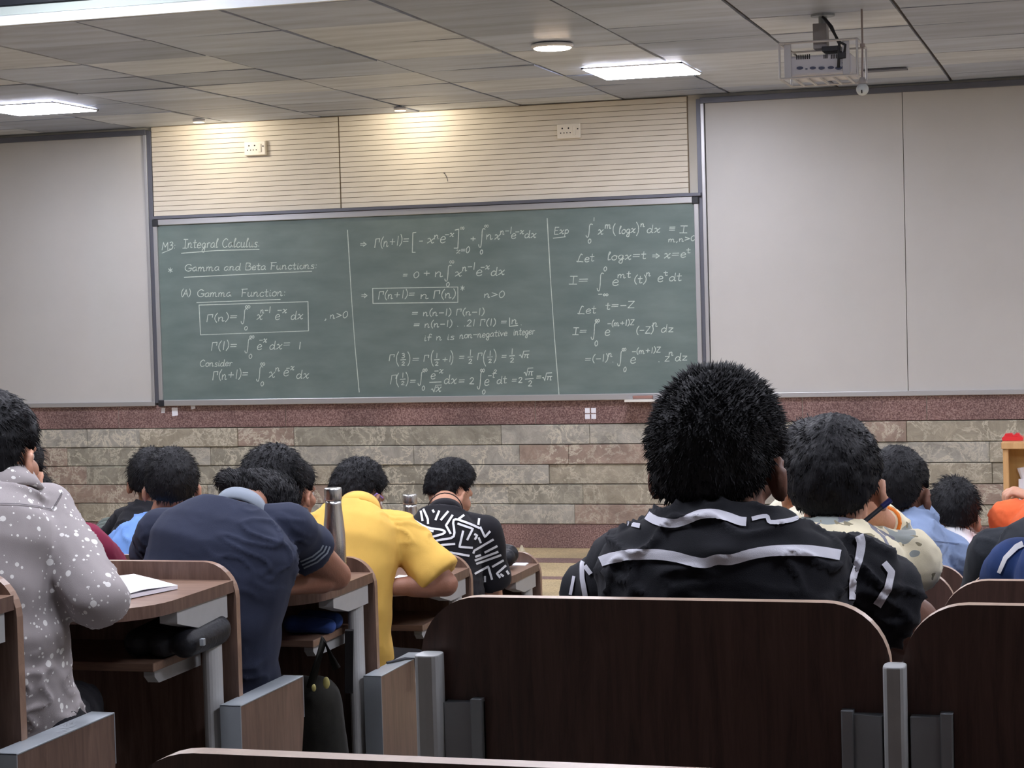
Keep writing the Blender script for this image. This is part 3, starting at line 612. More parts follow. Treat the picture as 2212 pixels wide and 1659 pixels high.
# ------------------------------------------------------------------ right block: rows of single seats on steel posts
RL = ['row of dark brown seat backs along the bottom edge, nearest to us', 'row of dark brown seat backs behind the black and white striped shirt', 'row of brown seat backs behind the floral cream shirt', 'row of brown seat backs, third in front of the bottom edge row', 'row of brown seat backs directly behind the blue-grey shirt', 'frontmost row of brown seats on the right, mostly hidden by people']
for i in range(6):
    Y, zt, g = RY[i], RTOP[i], RGAP[i]; zo = rfloor[i]
    t = thing('seat_row', (g, Y, zo), RL[i], 'seats', 'seat rows of the right block')
    wd = .652 if i else .70
    for k, (x0, x1) in enumerate(((g-.008-wd, g-.008), (g+.008, g+.008+wd))):
        f = MB(); f.prism(rounded_panel(x0, x1, zt-.40, zt, .085, n=10), 'y', Y-.012, Y+.012, 0, 1); obj('seat_back', f, [W_SHADED, W_EDGE_LIT], t, .002)
        f = MB(); f.box((x0+.02, Y+.04, zo+.41), (x1-.02, Y+.42, zo+.432)); obj('seat', f, W_SHADED, t, .008)
    for k, x in enumerate((g-wd+.012, g, g+wd+.016)):
        f = MB(); n_ = 16; yc = Y-.036; px_ = .015 if k else .018
        def ring(z):
            o = []
            for q in range(n_):
                a = 2*math.pi*q/n_; cx, sx = math.cos(a), math.sin(a)
                o.append(V((x+px_*math.copysign(abs(cx)**.6, cx), yc+.022*math.copysign(abs(sx)**.6, sx), z)))
            return o
        f.ring_loft([ring(zo), ring(zt-.078), ring(zt-.076)]); obj('seat_post', f, STEEL_GREY, t, .003)
        for s_ in ((-1, 1) if k == 1 else ((1,) if k == 0 else (-1,))):
            f = MB(); xa, xb = x+s_*.018, x+s_*.072
            f.prism([(xa, Y-.035), (xb, Y-.022), (xb, Y-.012), (xa, Y-.012)], 'z', zt-.27, zt-.145)
            f.prism([(xb-s_*.016, Y-.032), (xb, Y-.032), (xb, Y-.012), (xb-s_*.016, Y-.012)], 'z', zt-.275, zt-.14); obj('post_bracket', f, STEEL_DK, t, .002)
        f = MB(); f.box((x-.05, Y-.10, zo), (x+.05, Y+.05, zo+.012)); obj('foot_plate', f, STEEL_DK, t, .002)
        f = MB(); f.prism([(Y-.02, zo+.36), (Y+.36, zo+.36), (Y+.36, zo+.41), (Y-.02, zo+.41)], 'x', x-.012, x+.012); obj('seat_arm', f, STEEL_DK, t, .002)

# ------------------------------------------------------------------ projector in its cage
PW = mat('projector_white', (206, 206, 214), .45); CG = mat('cage_paint', (196, 196, 200), .5, .2)
PY = 10.0
def q_(px, py, dy=0): return aY(px, py, PY+dy)
t = thing('ceiling_projector', (q_(1770, 40).x, PY, CZ), 'white projector hanging in a metal cage from the ceiling', 'projector')
a = q_(1702, 122); b = q_(1840, 158)
f = MB(); f.box((a.x, PY, b.z), (b.x, PY+.30, a.z)); bd = obj('projector_body', f, PW, t, .012)
for x0, x1, z0, z1 in ((1720, 1752, 119, 127), (1779, 1789, 118, 126), (1795, 1810, 118, 126)):
    p, q = q_(x0, z0), q_(x1, z1)
    n_ = 7 if x1-x0 > 20 else 4
    f = MB()
    for k in range(n_):
        xx = p.x+(q.x-p.x)*k/n_; f.box((xx, PY-.003, q.z), (xx+(q.x-p.x)/n_*.5, PY+.002, p.z))
    obj('vent_grille', f, HOLE, bd)
for x, y, r_ in ((1728, 147, .013), (1742, 149, .005), (1756, 147, .012), (1775, 147, .012), (1795, 146, .012), (1812, 147, .014), (1823, 144, .007), (1822, 136, .006)):
    p = q_(x, y); f = MB(); n_ = 12
    f.ring_loft([[V((p.x+r_*1.3*math.cos(2*math.pi*k/n_), yy, p.z+r_*.62*math.sin(2*math.pi*k/n_))) for k in range(n_)] for yy in (PY-.006, PY+.001)])
    obj('port', f, mat('port_blue_grey', (74, 82, 110), .5), bd)
p = q_(1820, 120); f = MB(); f.box((p.x-.018, PY-.02, p.z-.016), (p.x+.018, PY+.001, p.z+.014)); obj('power_plug', f, BLACK_PL, t, .003)
# cage of square rods
A = q_(1685, 96); B = q_(1854, 162); y0, y1 = PY-.03, PY+.36
f = MB(); r_ = .006
def rod(p, q): f.tube([p, q], r_, 6)
for z in (A.z, B.z):
    for p, q in (((A.x, y0), (B.x, y0)), ((B.x, y0), (B.x, y1)), ((B.x, y1), (A.x, y1)), ((A.x, y1), (A.x, y0))): rod((p[0], p[1], z), (q[0], q[1], z))
for x in (A.x, B.x):
    for y in (y0, y1): rod((x, y, A.z), (x, y, B.z))
for k in range(1, 6): x = A.x+(B.x-A.x)*k/6; rod((x, y0, B.z), (x, y1, B.z))
obj('cage_frame', f, CG, t)
f = MB(); f.box((A.x+.02, PY-.01, B.z), (A.x+.055, PY+.0, A.z)); f.box((B.x-.075, PY-.01, B.z), (B.x-.04, PY, A.z)); obj('cage_strap', f, CG, t, .002)
p = q_(1754, 50); q = q_(1785, 103)
f = MB(); f.box((p.x, PY+.02, q.z), (q.x, PY+.11, p.z)); obj('mount_box', f, mat('mount_grey', (150, 148, 150), .5, .2), t, .003)
f = MB(); f.cyl((p.x+.045, PY+.07, p.z-.01), (p.x+.045, PY+.07, CZ), .022, n=14); f.cyl((p.x+.045, PY+.07, CZ-.012), (p.x+.045, PY+.07, CZ), .06, n=18); obj('mount_pole', f, STEEL_DK, t)
f = MB(); pp = q_(1775, 105); f.box((pp.x, PY+.0, q_(1795, 110).z), (q_(1815, 100).x, PY+.14, q_(1795, 99).z)); obj('mount_plate', f, BLACK_PL, t, .003)
for pts in ([(1776, 36), (1790, 52), (1802, 72), (1812, 90), (1826, 97), (1824, 112), (1820, 120)], [(1780, 38), (1797, 58), (1806, 80), (1813, 95), (1812, 120), (1811, 146)]):
    f = MB(); f.tube([q_(x, y, -.012) for x, y in pts], .007, 8); obj('cable', f, BLACK_PL, t, smooth=True)
p = aY(1863, 97, PY-.02); q = aY(1863, 193, PY-.02)
t = thing('hanging_ball_sensor', (p.x, p.y, CZ), 'small white ball with a slit hanging on a thin rod beside the projector', 'sensor')
f = MB(); f.tube([(p.x, p.y, CZ), (p.x, p.y, p.z), (q.x, p.y, q.z+.05)], .005, 8); f.cyl((p.x, p.y, p.z-.012), (p.x, p.y, p.z+.006), .012, n=12); obj('hanging_rod', f, mat('rod_rust', (150, 138, 136), .5, .3), t)
f = MB(); f.lathe((q.x, p.y, q.z), [(.001, .062), (.012, .058), (.018, .045), (.022, .03), (.018, .026)], 18); obj('ball_socket', f, mat('socket_grey', (160, 158, 160), .5), t, smooth=True)
f = MB(); f.ell((q.x, p.y, q.z), (.031, .031, .031), None, 24, 14); bl = obj('ball', f, mat('ball_white', (206, 214, 218), .4), t, smooth=True)
f = MB(); f.box((q.x-.003, p.y-.033, q.z-.022), (q.x+.003, p.y-.026, q.z-.006)); obj('slit', f, HOLE, bl)
p, q = aZ(1866, 153, CZ-.006), aZ(1958, 146, CZ-.006)
f = MB(); f.box((p.x, p.y-.04, CZ-.012), (q.x, p.y+.06, CZ-.003)); tag(obj('ceiling_slot_vent', f, ALU_DK, loc=(p.x, p.y, CZ)), 'narrow dark slot vent in the ceiling right of the projector', 'vent')

# ------------------------------------------------------------------ lectern with red pen case
LYY = 9.0
PINE = wood('pine_laminate', (212, 168, 116), (190, 146, 96), .45, (8, 8, 1)); PINEB = wood('pine_back_board', (196, 158, 96), (178, 140, 82), .5, (8, 8, 1))
a = aY(2163, 970, LYY); zt = a.z; lx = a.x
t = thing('lectern', (lx+.3, LYY, FZ), 'light wood lectern at the right edge in front of the stone wall', 'lectern')
f = MB(); f.box((lx, LYY-.01, zt), (lx+.66, LYY+.42, zt+.03)); obj('top_board', f, PINE, t, .003)
for x in (lx+.006, lx+.63):
    f = MB(); f.box((x, LYY, FZ), (x+.024, LYY+.40, zt)); obj('side_panel', f, PINE, t, .002)
f = MB(); f.box((lx+.03, LYY+.10, FZ+.05), (lx+.63, LYY+.12, zt)); obj('back_board', f, PINEB, t)
f = MB(); f.box((lx+.03, LYY+.0, zt-.38), (lx+.63, LYY+.40, zt-.36)); obj('shelf', f, PINE, t, .002)
f = MB(); f.box((lx+.03, LYY+.02, FZ), (lx+.63, LYY+.38, FZ+.05)); obj('plinth', f, PINE, t)
p = aY(2166, 944, LYY+.12); RED = mat('red_plastic', (214, 46, 52), .4)
t = thing('red_case', (p.x+.045, LYY+.12, zt+.03), 'small red plastic case lying on top of the lectern', 'case')
f = MB(); f.prism([(p.x, zt+.031), (p.x+.088, zt+.031), (p.x+.09, zt+.042), (p.x+.082, zt+.05), (p.x+.006, zt+.05), (p.x-.002, zt+.042)], 'y', LYY+.08, LYY+.15); obj('case_base', f, RED, t, .004)
f = MB(); f.prism([(p.x+.008, zt+.0505), (p.x+.078, zt+.0505), (p.x+.072, zt+.062), (p.x+.058, zt+.062), (p.x+.05, zt+.053), (p.x+.04, zt+.062), (p.x+.012, zt+.06)], 'y', LYY+.085, LYY+.145); obj('case_lid', f, RED, t, .003)
f = MB(); c = aY(2206, 1010, LYY+.085); f.cyl((c.x, LYY+.085, c.z), (c.x+.01, LYY+.085, c.z-.05), .02, .012, 10); f.box((c.x-.012, LYY+.07, zt-.359), (c.x+.02, LYY+.098, c.z-.05)); 
tag(obj('paper_cup', f, PAPER, loc=(c.x, LYY+.085, zt-.36)), 'white paper roll standing on the shelf inside the lectern', 'cup')

# ------------------------------------------------------------------ things on and in the desks
def bottle(px, pyt, pyb, Y, k, label):
    b0 = aY(px, pyb, Y); tp = aY(px, pyt, Y); H = tp.z-b0.z
    t = thing('steel_bottle', (b0.x, Y, b0.z), label, 'bottle', 'steel bottles')
    R_ = k*H
    f = MB(); f.lathe(b0, [(.001, .0), (R_*.9, .0), (R_, .01*H), (R_, .48*H), (R_*.97, .56*H), (R_*.86, .66*H), (R_*.74, .77*H), (R_*.69, .83*H), (R_*.69, .868*H), (.001, .868*H)], 40); obj('bottle_body', f, STEEL, t, smooth=False)
    for p_ in t.children[-1].data.polygons: p_.use_smooth = len(p_.vertices) == 4
    f = MB(); f.lathe(b0, [(.001, .868*H), (R_*.74, .868*H), (R_*.76, .88*H), (R_*.76, .985*H), (R_*.70, 1.0*H), (.001, 1.0*H)], 40); obj('bottle_cap', f, STEEL, t, .0008)
zC = LTOP[2]-.043; Yb_ = LY[2]-.20
bp = aY(721, 1240, Yb_); H_ = aY(719, 1054, Yb_).z-zC
cpt = aY(722, 1150, Yb_)
def bottle3(x, Y, z0, H, R_, label):
    t = thing('steel_bottle', (x, Y, z0), label, 'bottle', 'steel bottles'); b0 = V((x, Y, z0+.0005))
    f = MB(); f.lathe(b0, [(.001, .0), (R_*.9, .0), (R_, .01*H), (R_, .40*H), (R_*.97, .50*H), (R_*.89, .62*H), (R_*.78, .74*H), (R_*.72, .82*H), (R_*.72, .868*H), (.001, .868*H)], 40); o = obj('bottle_body', f, STEEL, t)
    for p_ in o.data.polygons: p_.use_smooth = len(p_.vertices) == 4
    f = MB(); f.lathe(b0, [(.001, .8685*H), (R_*.76, .8685*H), (R_*.78, .88*H), (R_*.78, .985*H), (R_*.72, 1.0*H), (.001, 1.0*H)], 40); o = obj('bottle_cap', f, STEEL, t)
    for p_ in o.data.polygons: p_.use_smooth = len(p_.vertices) == 4
bottle3(cpt.x, Yb_, zC, H_, .0315, 'tall brushed steel bottle standing on the desk beside the navy sleeve')
Y5 = LY[4]-.16; p5 = aY(885, 1068, Y5); z5 = LTOP[4]-.043
bottle3(p5.x, Y5, z5, p5.z-z5, .036, 'steel bottle half hidden behind the black and white patterned shoulder')
# open notebook on desk of row two
zB_ = LTOP[1]-.043
cs = [aZ(x, y, zB_+.012) for x, y in ((232, 1290), (243, 1250), (384, 1268), (384, 1272))]
a, b, c_, d_ = aZ(236, 1302, zB_+.002), aZ(250, 1252, zB_+.002), aZ(330, 1257, zB_+.002), aZ(384, 1272, zB_+.002)
t = thing('notebook', ((a.x+c_.x)/2, (a.y+c_.y)/2, zB_), 'open white notebook lying on the desk beside the dotted sleeve', 'notebook')
f = MB(); n_ = [a, b, c_, d_]; f.add(n_+[p+V((0, 0, .008)) for p in n_], [(0, 3, 2, 1), (4, 5, 6, 7), (0, 1, 5, 4), (1, 2, 6, 5), (2, 3, 7, 6), (3, 0, 4, 7)]); obj('page_block', f, PAPER, t)
f = MB(); m_ = [p+V((0, 0, .0085)) for p in (a, b, c_, d_)]; f.add([m_[0], m_[1], m_[1]*.5+m_[2]*.5+V((0, 0, .008)), m_[2], m_[3], m_[3]*.5+m_[0]*.5+V((0, 0, .006))], [(0, 1, 2, 5), (5, 2, 3, 4)]); sl = obj('top_page', f, PAPER, t); sl.modifiers.new('thickness', 'SOLIDIFY').thickness = .001
def sheet(pts, z, label, th=.002, group=None):
    P = [aZ(x, y, z) for x, y in pts]; f = MB(); n_ = len(P)
    f.add(P+[p+V((0, 0, th)) for p in P], [tuple(reversed(range(n_))), tuple(range(n_, 2*n_))]+[(i, (i+1) % n_, n_+(i+1) % n_, n_+i) for i in range(n_)])
    tag(obj('paper_sheet', f, PAPER, loc=(P[0].x, P[0].y, z)), label, 'paper', group)
sheet([(1103, 1222), (1117, 1215), (1142, 1217), (1135, 1222)], LTOP[4]-.043, 'small white slip of paper on the frontmost left desk')
sheet([(836, 1260), (862, 1243), (905, 1247), (908, 1259)], LTOP[3]-.043, 'white sheet on the desk under the yellow sleeve')
def blob(name, mb, vox, m, label, cat, loc, smooth=4):
    me = remesh(mb, vox, smooth); o = obj(name, me, m); o.location = loc
    me.transform(Matrix.Translation(-V(loc))); tag(o, label, cat); return o
# ------------------------------------------------------------------ people
def remesh(mb, vox, it=4):
    me = mb.mesh('soup'); o = bpy.data.objects.new('soup', me); COL.objects.link(o)
    r = o.modifiers.new('r', 'REMESH'); r.mode = 'VOXEL'; r.voxel_size = vox
    if it: s_ = o.modifiers.new('s', 'SMOOTH'); s_.factor = .5; s_.iterations = it
    dg = bpy.context.evaluated_depsgraph_get()
    m2 = bpy.data.meshes.new_from_object(o.evaluated_get(dg))
    bpy.data.objects.remove(o); bpy.data.meshes.remove(me)
    m2.polygons.foreach_set('use_smooth', [True]*len(m2.polygons)); m2.materials.clear()
    return m2
def child(name, me, mats, root):
    me.transform(Matrix.Translation(-root.location))
    o = bpy.data.objects.new(name, me); COL.objects.link(o); o.parent = root
    for m in (mats if isinstance(mats, (list, tuple)) else [mats]): me.materials.append(m)
    return o
SKIN = {}
def skin(k):
    if k not in SKIN:
        c = {'light': (196, 146, 120), 'mid': (172, 124, 100), 'brown': (146, 102, 82), 'dark': (112, 78, 64)}[k]
        m = mat('skin_'+k, c, .5, spec=.35, var=.06, vscale=25, bump=.08, bscale=220); b = m.node_tree.nodes['Principled BSDF']
        b.inputs['Subsurface Weight'].default_value = .08; b.inputs['Subsurface Radius'].default_value = (.012, .005, .003); SKIN[k] = m
    return SKIN[k]
HAIR = mat('black_hair', (19, 19, 22), .55, spec=.22, bump=.5, bscale=160, bstretch=(1, 1, .25))
EYE_W = mat('eye_white', (228, 226, 222), .3); EYE_D = mat('eye_dark', (28, 20, 16), .3)
DENIM = fabric('dark_trousers', (22, 22, 27)); SHOE = mat('dark_shoe', (36, 34, 34), .6)
def loft_torso(mb, P, N, B, sx0, sx1, fw, secs, k, grow=0, n=26):
    """torso between pelvis P and neck base N, spine bowed by B; sections (t, half width, half depth)"""
    rings = []
    def at(t): return P*((1-t)**2)+B*(2*t*(1-t))+N*(t*t)
    for t, wd, dp in secs:
        c = at(t); up_ = (at(t+.02)-at(t-.02)).normalized()
        s_ = sx0.lerp(sx1, max(0, min(1, t))).normalized(); s_ = (s_-up_*s_.dot(up_)).normalized(); f_ = up_.cross(s_)
        ring = []
        for i in range(n):
            a = 2*math.pi*i/n; ca, sa = math.cos(a), math.sin(a)
            ring.append(c+s_*((wd*k+grow)*math.copysign(abs(ca)**.85, ca))+f_*((dp*k+grow)*math.copysign(abs(sa)**.85, sa)))
        rings.append(ring)
    mb.ring_loft(rings)
def finger_chain(mb, p, d, nrm, lens, r, bends):
    d = V(d).normalized(); ax = d.cross(nrm).normalized()
    for L, a in zip(lens, bends):
        d = (Matrix.Rotation(a, 3, ax) @ d).normalized(); q = p+d*L; mb.cap_(p, q, r, r*.9, 10, 3); p = q; r *= .93
def hand(mb, W, d, nrm, side, k=1, curl=.5):
    """palm from wrist W along d; nrm = palm side; side=+1 thumb towards d x nrm"""
    d = V(d).normalized(); nrm = V(nrm); nrm = (nrm-d*nrm.dot(d)).normalized(); l_ = d.cross(nrm).normalized()*side
    rings = []
    for t, wd, th in ((-.02, .024, .019), (.015, .029, .017), (.045, .038, .015), (.075, .041, .014), (.09, .038, .011)):
        c = W+d*(t*k); rings.append([c+l_*(wd*k*math.cos(a))+nrm*(th*k*math.sin(a)) for a in [2*math.pi*i/14 for i in range(14)]])
    mb.ring_loft(rings)
    for i, (off, L, lag) in enumerate(((.029, .072, 0), (.010, .080, .1), (-.010, .075, .18), (-.028, .060, .28))):
        p = W+d*(.084*k-.004*abs(i-1)*k)+l_*(off*k)
        c_ = curl+lag*curl
        finger_chain(mb, p, d+l_*(off*1.2), nrm, (L*.45*k, L*.31*k, L*.24*k), .0088*k, (c_*.7, c_*.95, c_*.6))
    p = W+d*(.022*k)+l_*(.026*k)
    finger_chain(mb, p, d*.72+l_*.62+nrm*.25, nrm, (.036*k, .03*k, .024*k), .0105*k, (.1, .25*curl+.1, .3*curl))
def sleeve(mb, p0, p1, r0, r1, n=22, flare=1.0):
    p0, p1 = V(p0), V(p1); d = p1-p0; a, b = frame(d); rs_ = []
    for k in range(9):
        t = k/8; r_ = r0+(r1-r0)*t; r_ *= 1+(.05*math.sin(t*9) if 0 < k < 8 else 0)
        rs_.append([p0+d*t+a*(r_*math.cos(2*math.pi*i/n))+b*(r_*math.sin(2*math.pi*i/n)) for i in range(n)])
    mb.ring_loft(rs_)
def hair_mesh(H, M, hs, T, seed, thr_back=-.74, spikes=0, L=.03, comb=.6, rough=.006, puff=0, cnt=1500, lump=None):
    """star-shaped hair shell over the skull plus many fine strands"""
    rs_ = random.Random(seed); Tt, Ts, Tb = T
    c0 = V((0, -.008, .02)); R0 = (.073, .092, .096)
    def thr(d):
        az = math.degrees(math.atan2(abs(d.x), -d.y))            # 0 = back of head, 180 = face
        pts = ((0, thr_back), (45, thr_back+.06), (72, -.46), (80, .02), (96, .06), (104, -.22), (112, .05), (130, .36), (180, .50))
        for (a, x), (b, y) in zip(pts, pts[1:]):
            if az <= b: return x+(y-x)*(az-a)/(b-a)
        return .5
    def rad(d):
        base = 1/math.sqrt((d.x/R0[0])**2+(d.y/R0[1])**2+(d.z/R0[2])**2)
        t = thr(d)+.05*noise.noise(V((d.x*14+seed, d.y*14, 2)))+.03*noise.noise(V((d.x*40, d.y*40, seed))); q = (d.z-t)/.2; q = max(0, min(1, q)); q = q*q*(3-2*q)
        top = max(0, d.z); back = max(0, -d.y)*(1-top); side = max(0, 1-top-back)
        th = Tt*top+Tb*back+Ts*side
        if puff: th += puff*max(0, d.z)*max(0, d.y+.35)
        nz = noise.noise(V((d.x*5+seed, d.y*5, d.z*3)))*.5+noise.noise(V((d.x*16+seed, d.y*16, d.z*6)))*.35+noise.noise(V((d.x*40, d.y*40+seed, d.z*11)))*.25
        return base+(th+rough*nz)*q-.02*(1-q), q
    mb = MB(); nu, nv = 96, 56; rings = []
    for j in range(nv+1):
        ph = math.pi*(.004+.992*j/nv); ring = []
        for i in range(nu):
            u = 2*math.pi*i/nu; d = V((math.sin(ph)*math.cos(u), math.sin(ph)*math.sin(u), -math.cos(ph)))
            r_, _ = rad(d); ring.append(H+M @ ((c0+d*r_)*hs))
        rings.append(ring)
    mb.ring_loft(rings)
    k = 0
    while k < cnt:
        d = V((rs_.gauss(0, 1), rs_.gauss(0, 1), rs_.gauss(.15, 1))).normalized()
        r_, q = rad(d)
        if q < .12: continue
        k += 1
        crown = V((.05, -.5, .85)).normalized()
        flow = d-crown*.9; flow = flow-d*flow.dot(d)
        flow = flow.normalized() if flow.length > .05 else V((1, 0, 0))
        sp = spikes*max(0, d.z+.1)
        dr = (d*(1-comb+sp)+flow*comb*(1-.6*sp)+V((rs_.uniform(-.3, .3), rs_.uniform(-.3, .3), rs_.uniform(-.2, .3)))*.6).normalized()
        Ls = L*rs_.uniform(.5, 1.2)*(1+sp*.4)
        Ls *= .45+.55*q; p0 = c0+d*(r_-.004); p1 = p0+dr*Ls*.55; p2 = p1+(dr*.75+flow*.25+V((0, 0, -.25*(1-sp)))).normalized()*Ls*.45
        wv = d.cross(dr); wv = wv.normalized() if wv.length > .01 else V((1, 0, 0)); wd = .0011*rs_.uniform(.7, 1.5)
        t_ = dr.cross(wv)*wd
        P_ = [p0+wv*wd, p0-wv*wd, p0+t_, p1+wv*wd*.8, p1-wv*wd*.8, p1+t_*.8, p2]
        mb.add([H+M @ (p*hs) for p in P_], [(0, 1, 4, 3), (1, 2, 5, 4), (2, 0, 3, 5), (3, 4, 6), (4, 5, 6), (5, 3, 6)])
    for (c, r_) in (lump or []):
        mb.ell(H+M @ (V(c)*hs), [x*hs for x in r_], M, 26, 16)
    me = mb.mesh('hair'); me.polygons.foreach_set('use_smooth', [True]*len(me.polygons))
    return me
def fuzzy(c, r, M, cnt, L, seed):
    rs_ = random.Random(seed); mb = MB(); nu, nv = 40, 26; rings = []
    for j in range(nv+1):
        ph = math.pi*(.01+.98*j/nv)
        ring = []
        for i in range(nu):
            u = 2*math.pi*i/nu; d = V((math.sin(ph)*math.cos(u), math.sin(ph)*math.sin(u), -math.cos(ph)))
            q = 1+.07*noise.noise(d*5+V((seed, 0, 0)))
            ring.append(c+M @ V((d.x*r[0]*q, d.y*r[1]*q, d.z*r[2]*q)))
        rings.append(ring)
    mb.ring_loft(rings)
    for _ in range(cnt):
        d = V((rs_.gauss(0, 1), rs_.gauss(0, 1), rs_.gauss(0, 1))).normalized()
        p0 = V((d.x*r[0], d.y*r[1], d.z*r[2]))*.97; fl = d.cross(V((.2, 1, .3))).normalized()
        dr = (fl+d*.35+V((rs_.uniform(-.3, .3), rs_.uniform(-.3, .3), rs_.uniform(-.3, .3)))).normalized(); w_ = d.cross(dr).normalized()*.0012
        Ls = L*rs_.uniform(.6, 1.2); p1 = p0+dr*Ls*.6; p2 = p1+(dr-d*.3).normalized()*Ls*.4; t_ = d*.001
        mb.add([c+M @ q for q in (p0+w_, p0-w_, p0+t_, p1+w_, p1-w_, p1+t_, p2)], [(0, 1, 4, 3), (1, 2, 5, 4), (2, 0, 3, 5), (3, 4, 6), (4, 5, 6), (5, 3, 6)])
    me = mb.mesh('bun'); me.polygons.foreach_set('use_smooth', [True]*len(me.polygons)); return me
def folds(me, amp, seed, sc=(8, 8, 15), K=None):
    me.update(); no = [v.normal.copy() for v in me.vertices]
    for v, n_ in zip(me.vertices, no):
        p = v.co
        q = V((p.x*sc[0]+seed*3.1, p.y*sc[1], p.z*sc[2]+p.x*5))
        a = noise.noise(q); b = 1-abs(noise.noise(q*1.9+V((7, 3, 1))))*2
        b = max(0, b); mk = max(0, min(1, .35+1.6*noise.noise(V((p.x*4+seed, p.y*4, p.z*4+3))))); v.co = p+n_*(amp*(a*.8+b**4*1.6*mk))
def drape(me, strokes, mi, smooth=True):
    bv = BVHTree.FromPolygons([v.co for v in me.vertices], [tuple(p.vertices) for p in me.polygons])
    nv = []; nf = []
    def hit(x, y):
        d = ray(x, y).normalized(); h = bv.ray_cast(CAM, d)
        if h[0] is None: return None
        return h[0]-d*.0026+(h[1] if h[1].dot(d) < 0 else -h[1])*.0012
    for pts, wd in strokes:
        w0, w1 = wd if isinstance(wd, tuple) else (wd, wd)
        S_ = [V(q) for q in (cr(list(pts), 4) if len(pts) > 4 and smooth else pts)]; sm_ = []
        for a, b in zip(S_, S_[1:]):
            n_ = max(2, int((b-a).length/3)); sm_ += [a+(b-a)*(k/n_) for k in range(n_)]
        sm_.append(S_[-1]); prev = None
        for k, p in enumerate(sm_):
            t = sm_[min(k+1, len(sm_)-1)]-sm_[max(k-1, 0)]; nn = V((-t.y, t.x)).normalized()
            wv = (w0+(w1-w0)*k/max(1, len(sm_)-1))*.56
            m_ = max(1, int(max(w0, w1)/4)); row = [hit(*(p+nn*(wv*(q/m_)))) for q in range(-m_, m_+1)]
            if any(h is None for h in row) or max((row[i]-row[i+1]).length for i in range(len(row)-1)) > .06: prev = None; continue
            ids = list(range(len(nv), len(nv)+len(row))); nv += row
            if prev and len(prev) == len(ids) and (nv[prev[0]]-nv[ids[0]]).length < .06:
                for i in range(len(ids)-1): nf.append((prev[i], prev[i+1], ids[i+1], ids[i]))
            prev = ids
    b = bmesh.new(); b.from_mesh(me); vv = [b.verts.new(p) for p in nv]
    for f in nf:
        try: q = b.faces.new([vv[i] for i in f]); q.material_index = mi; q.smooth = True
        except ValueError: pass
    b.normal_update()
    b.to_mesh(me); b.free()

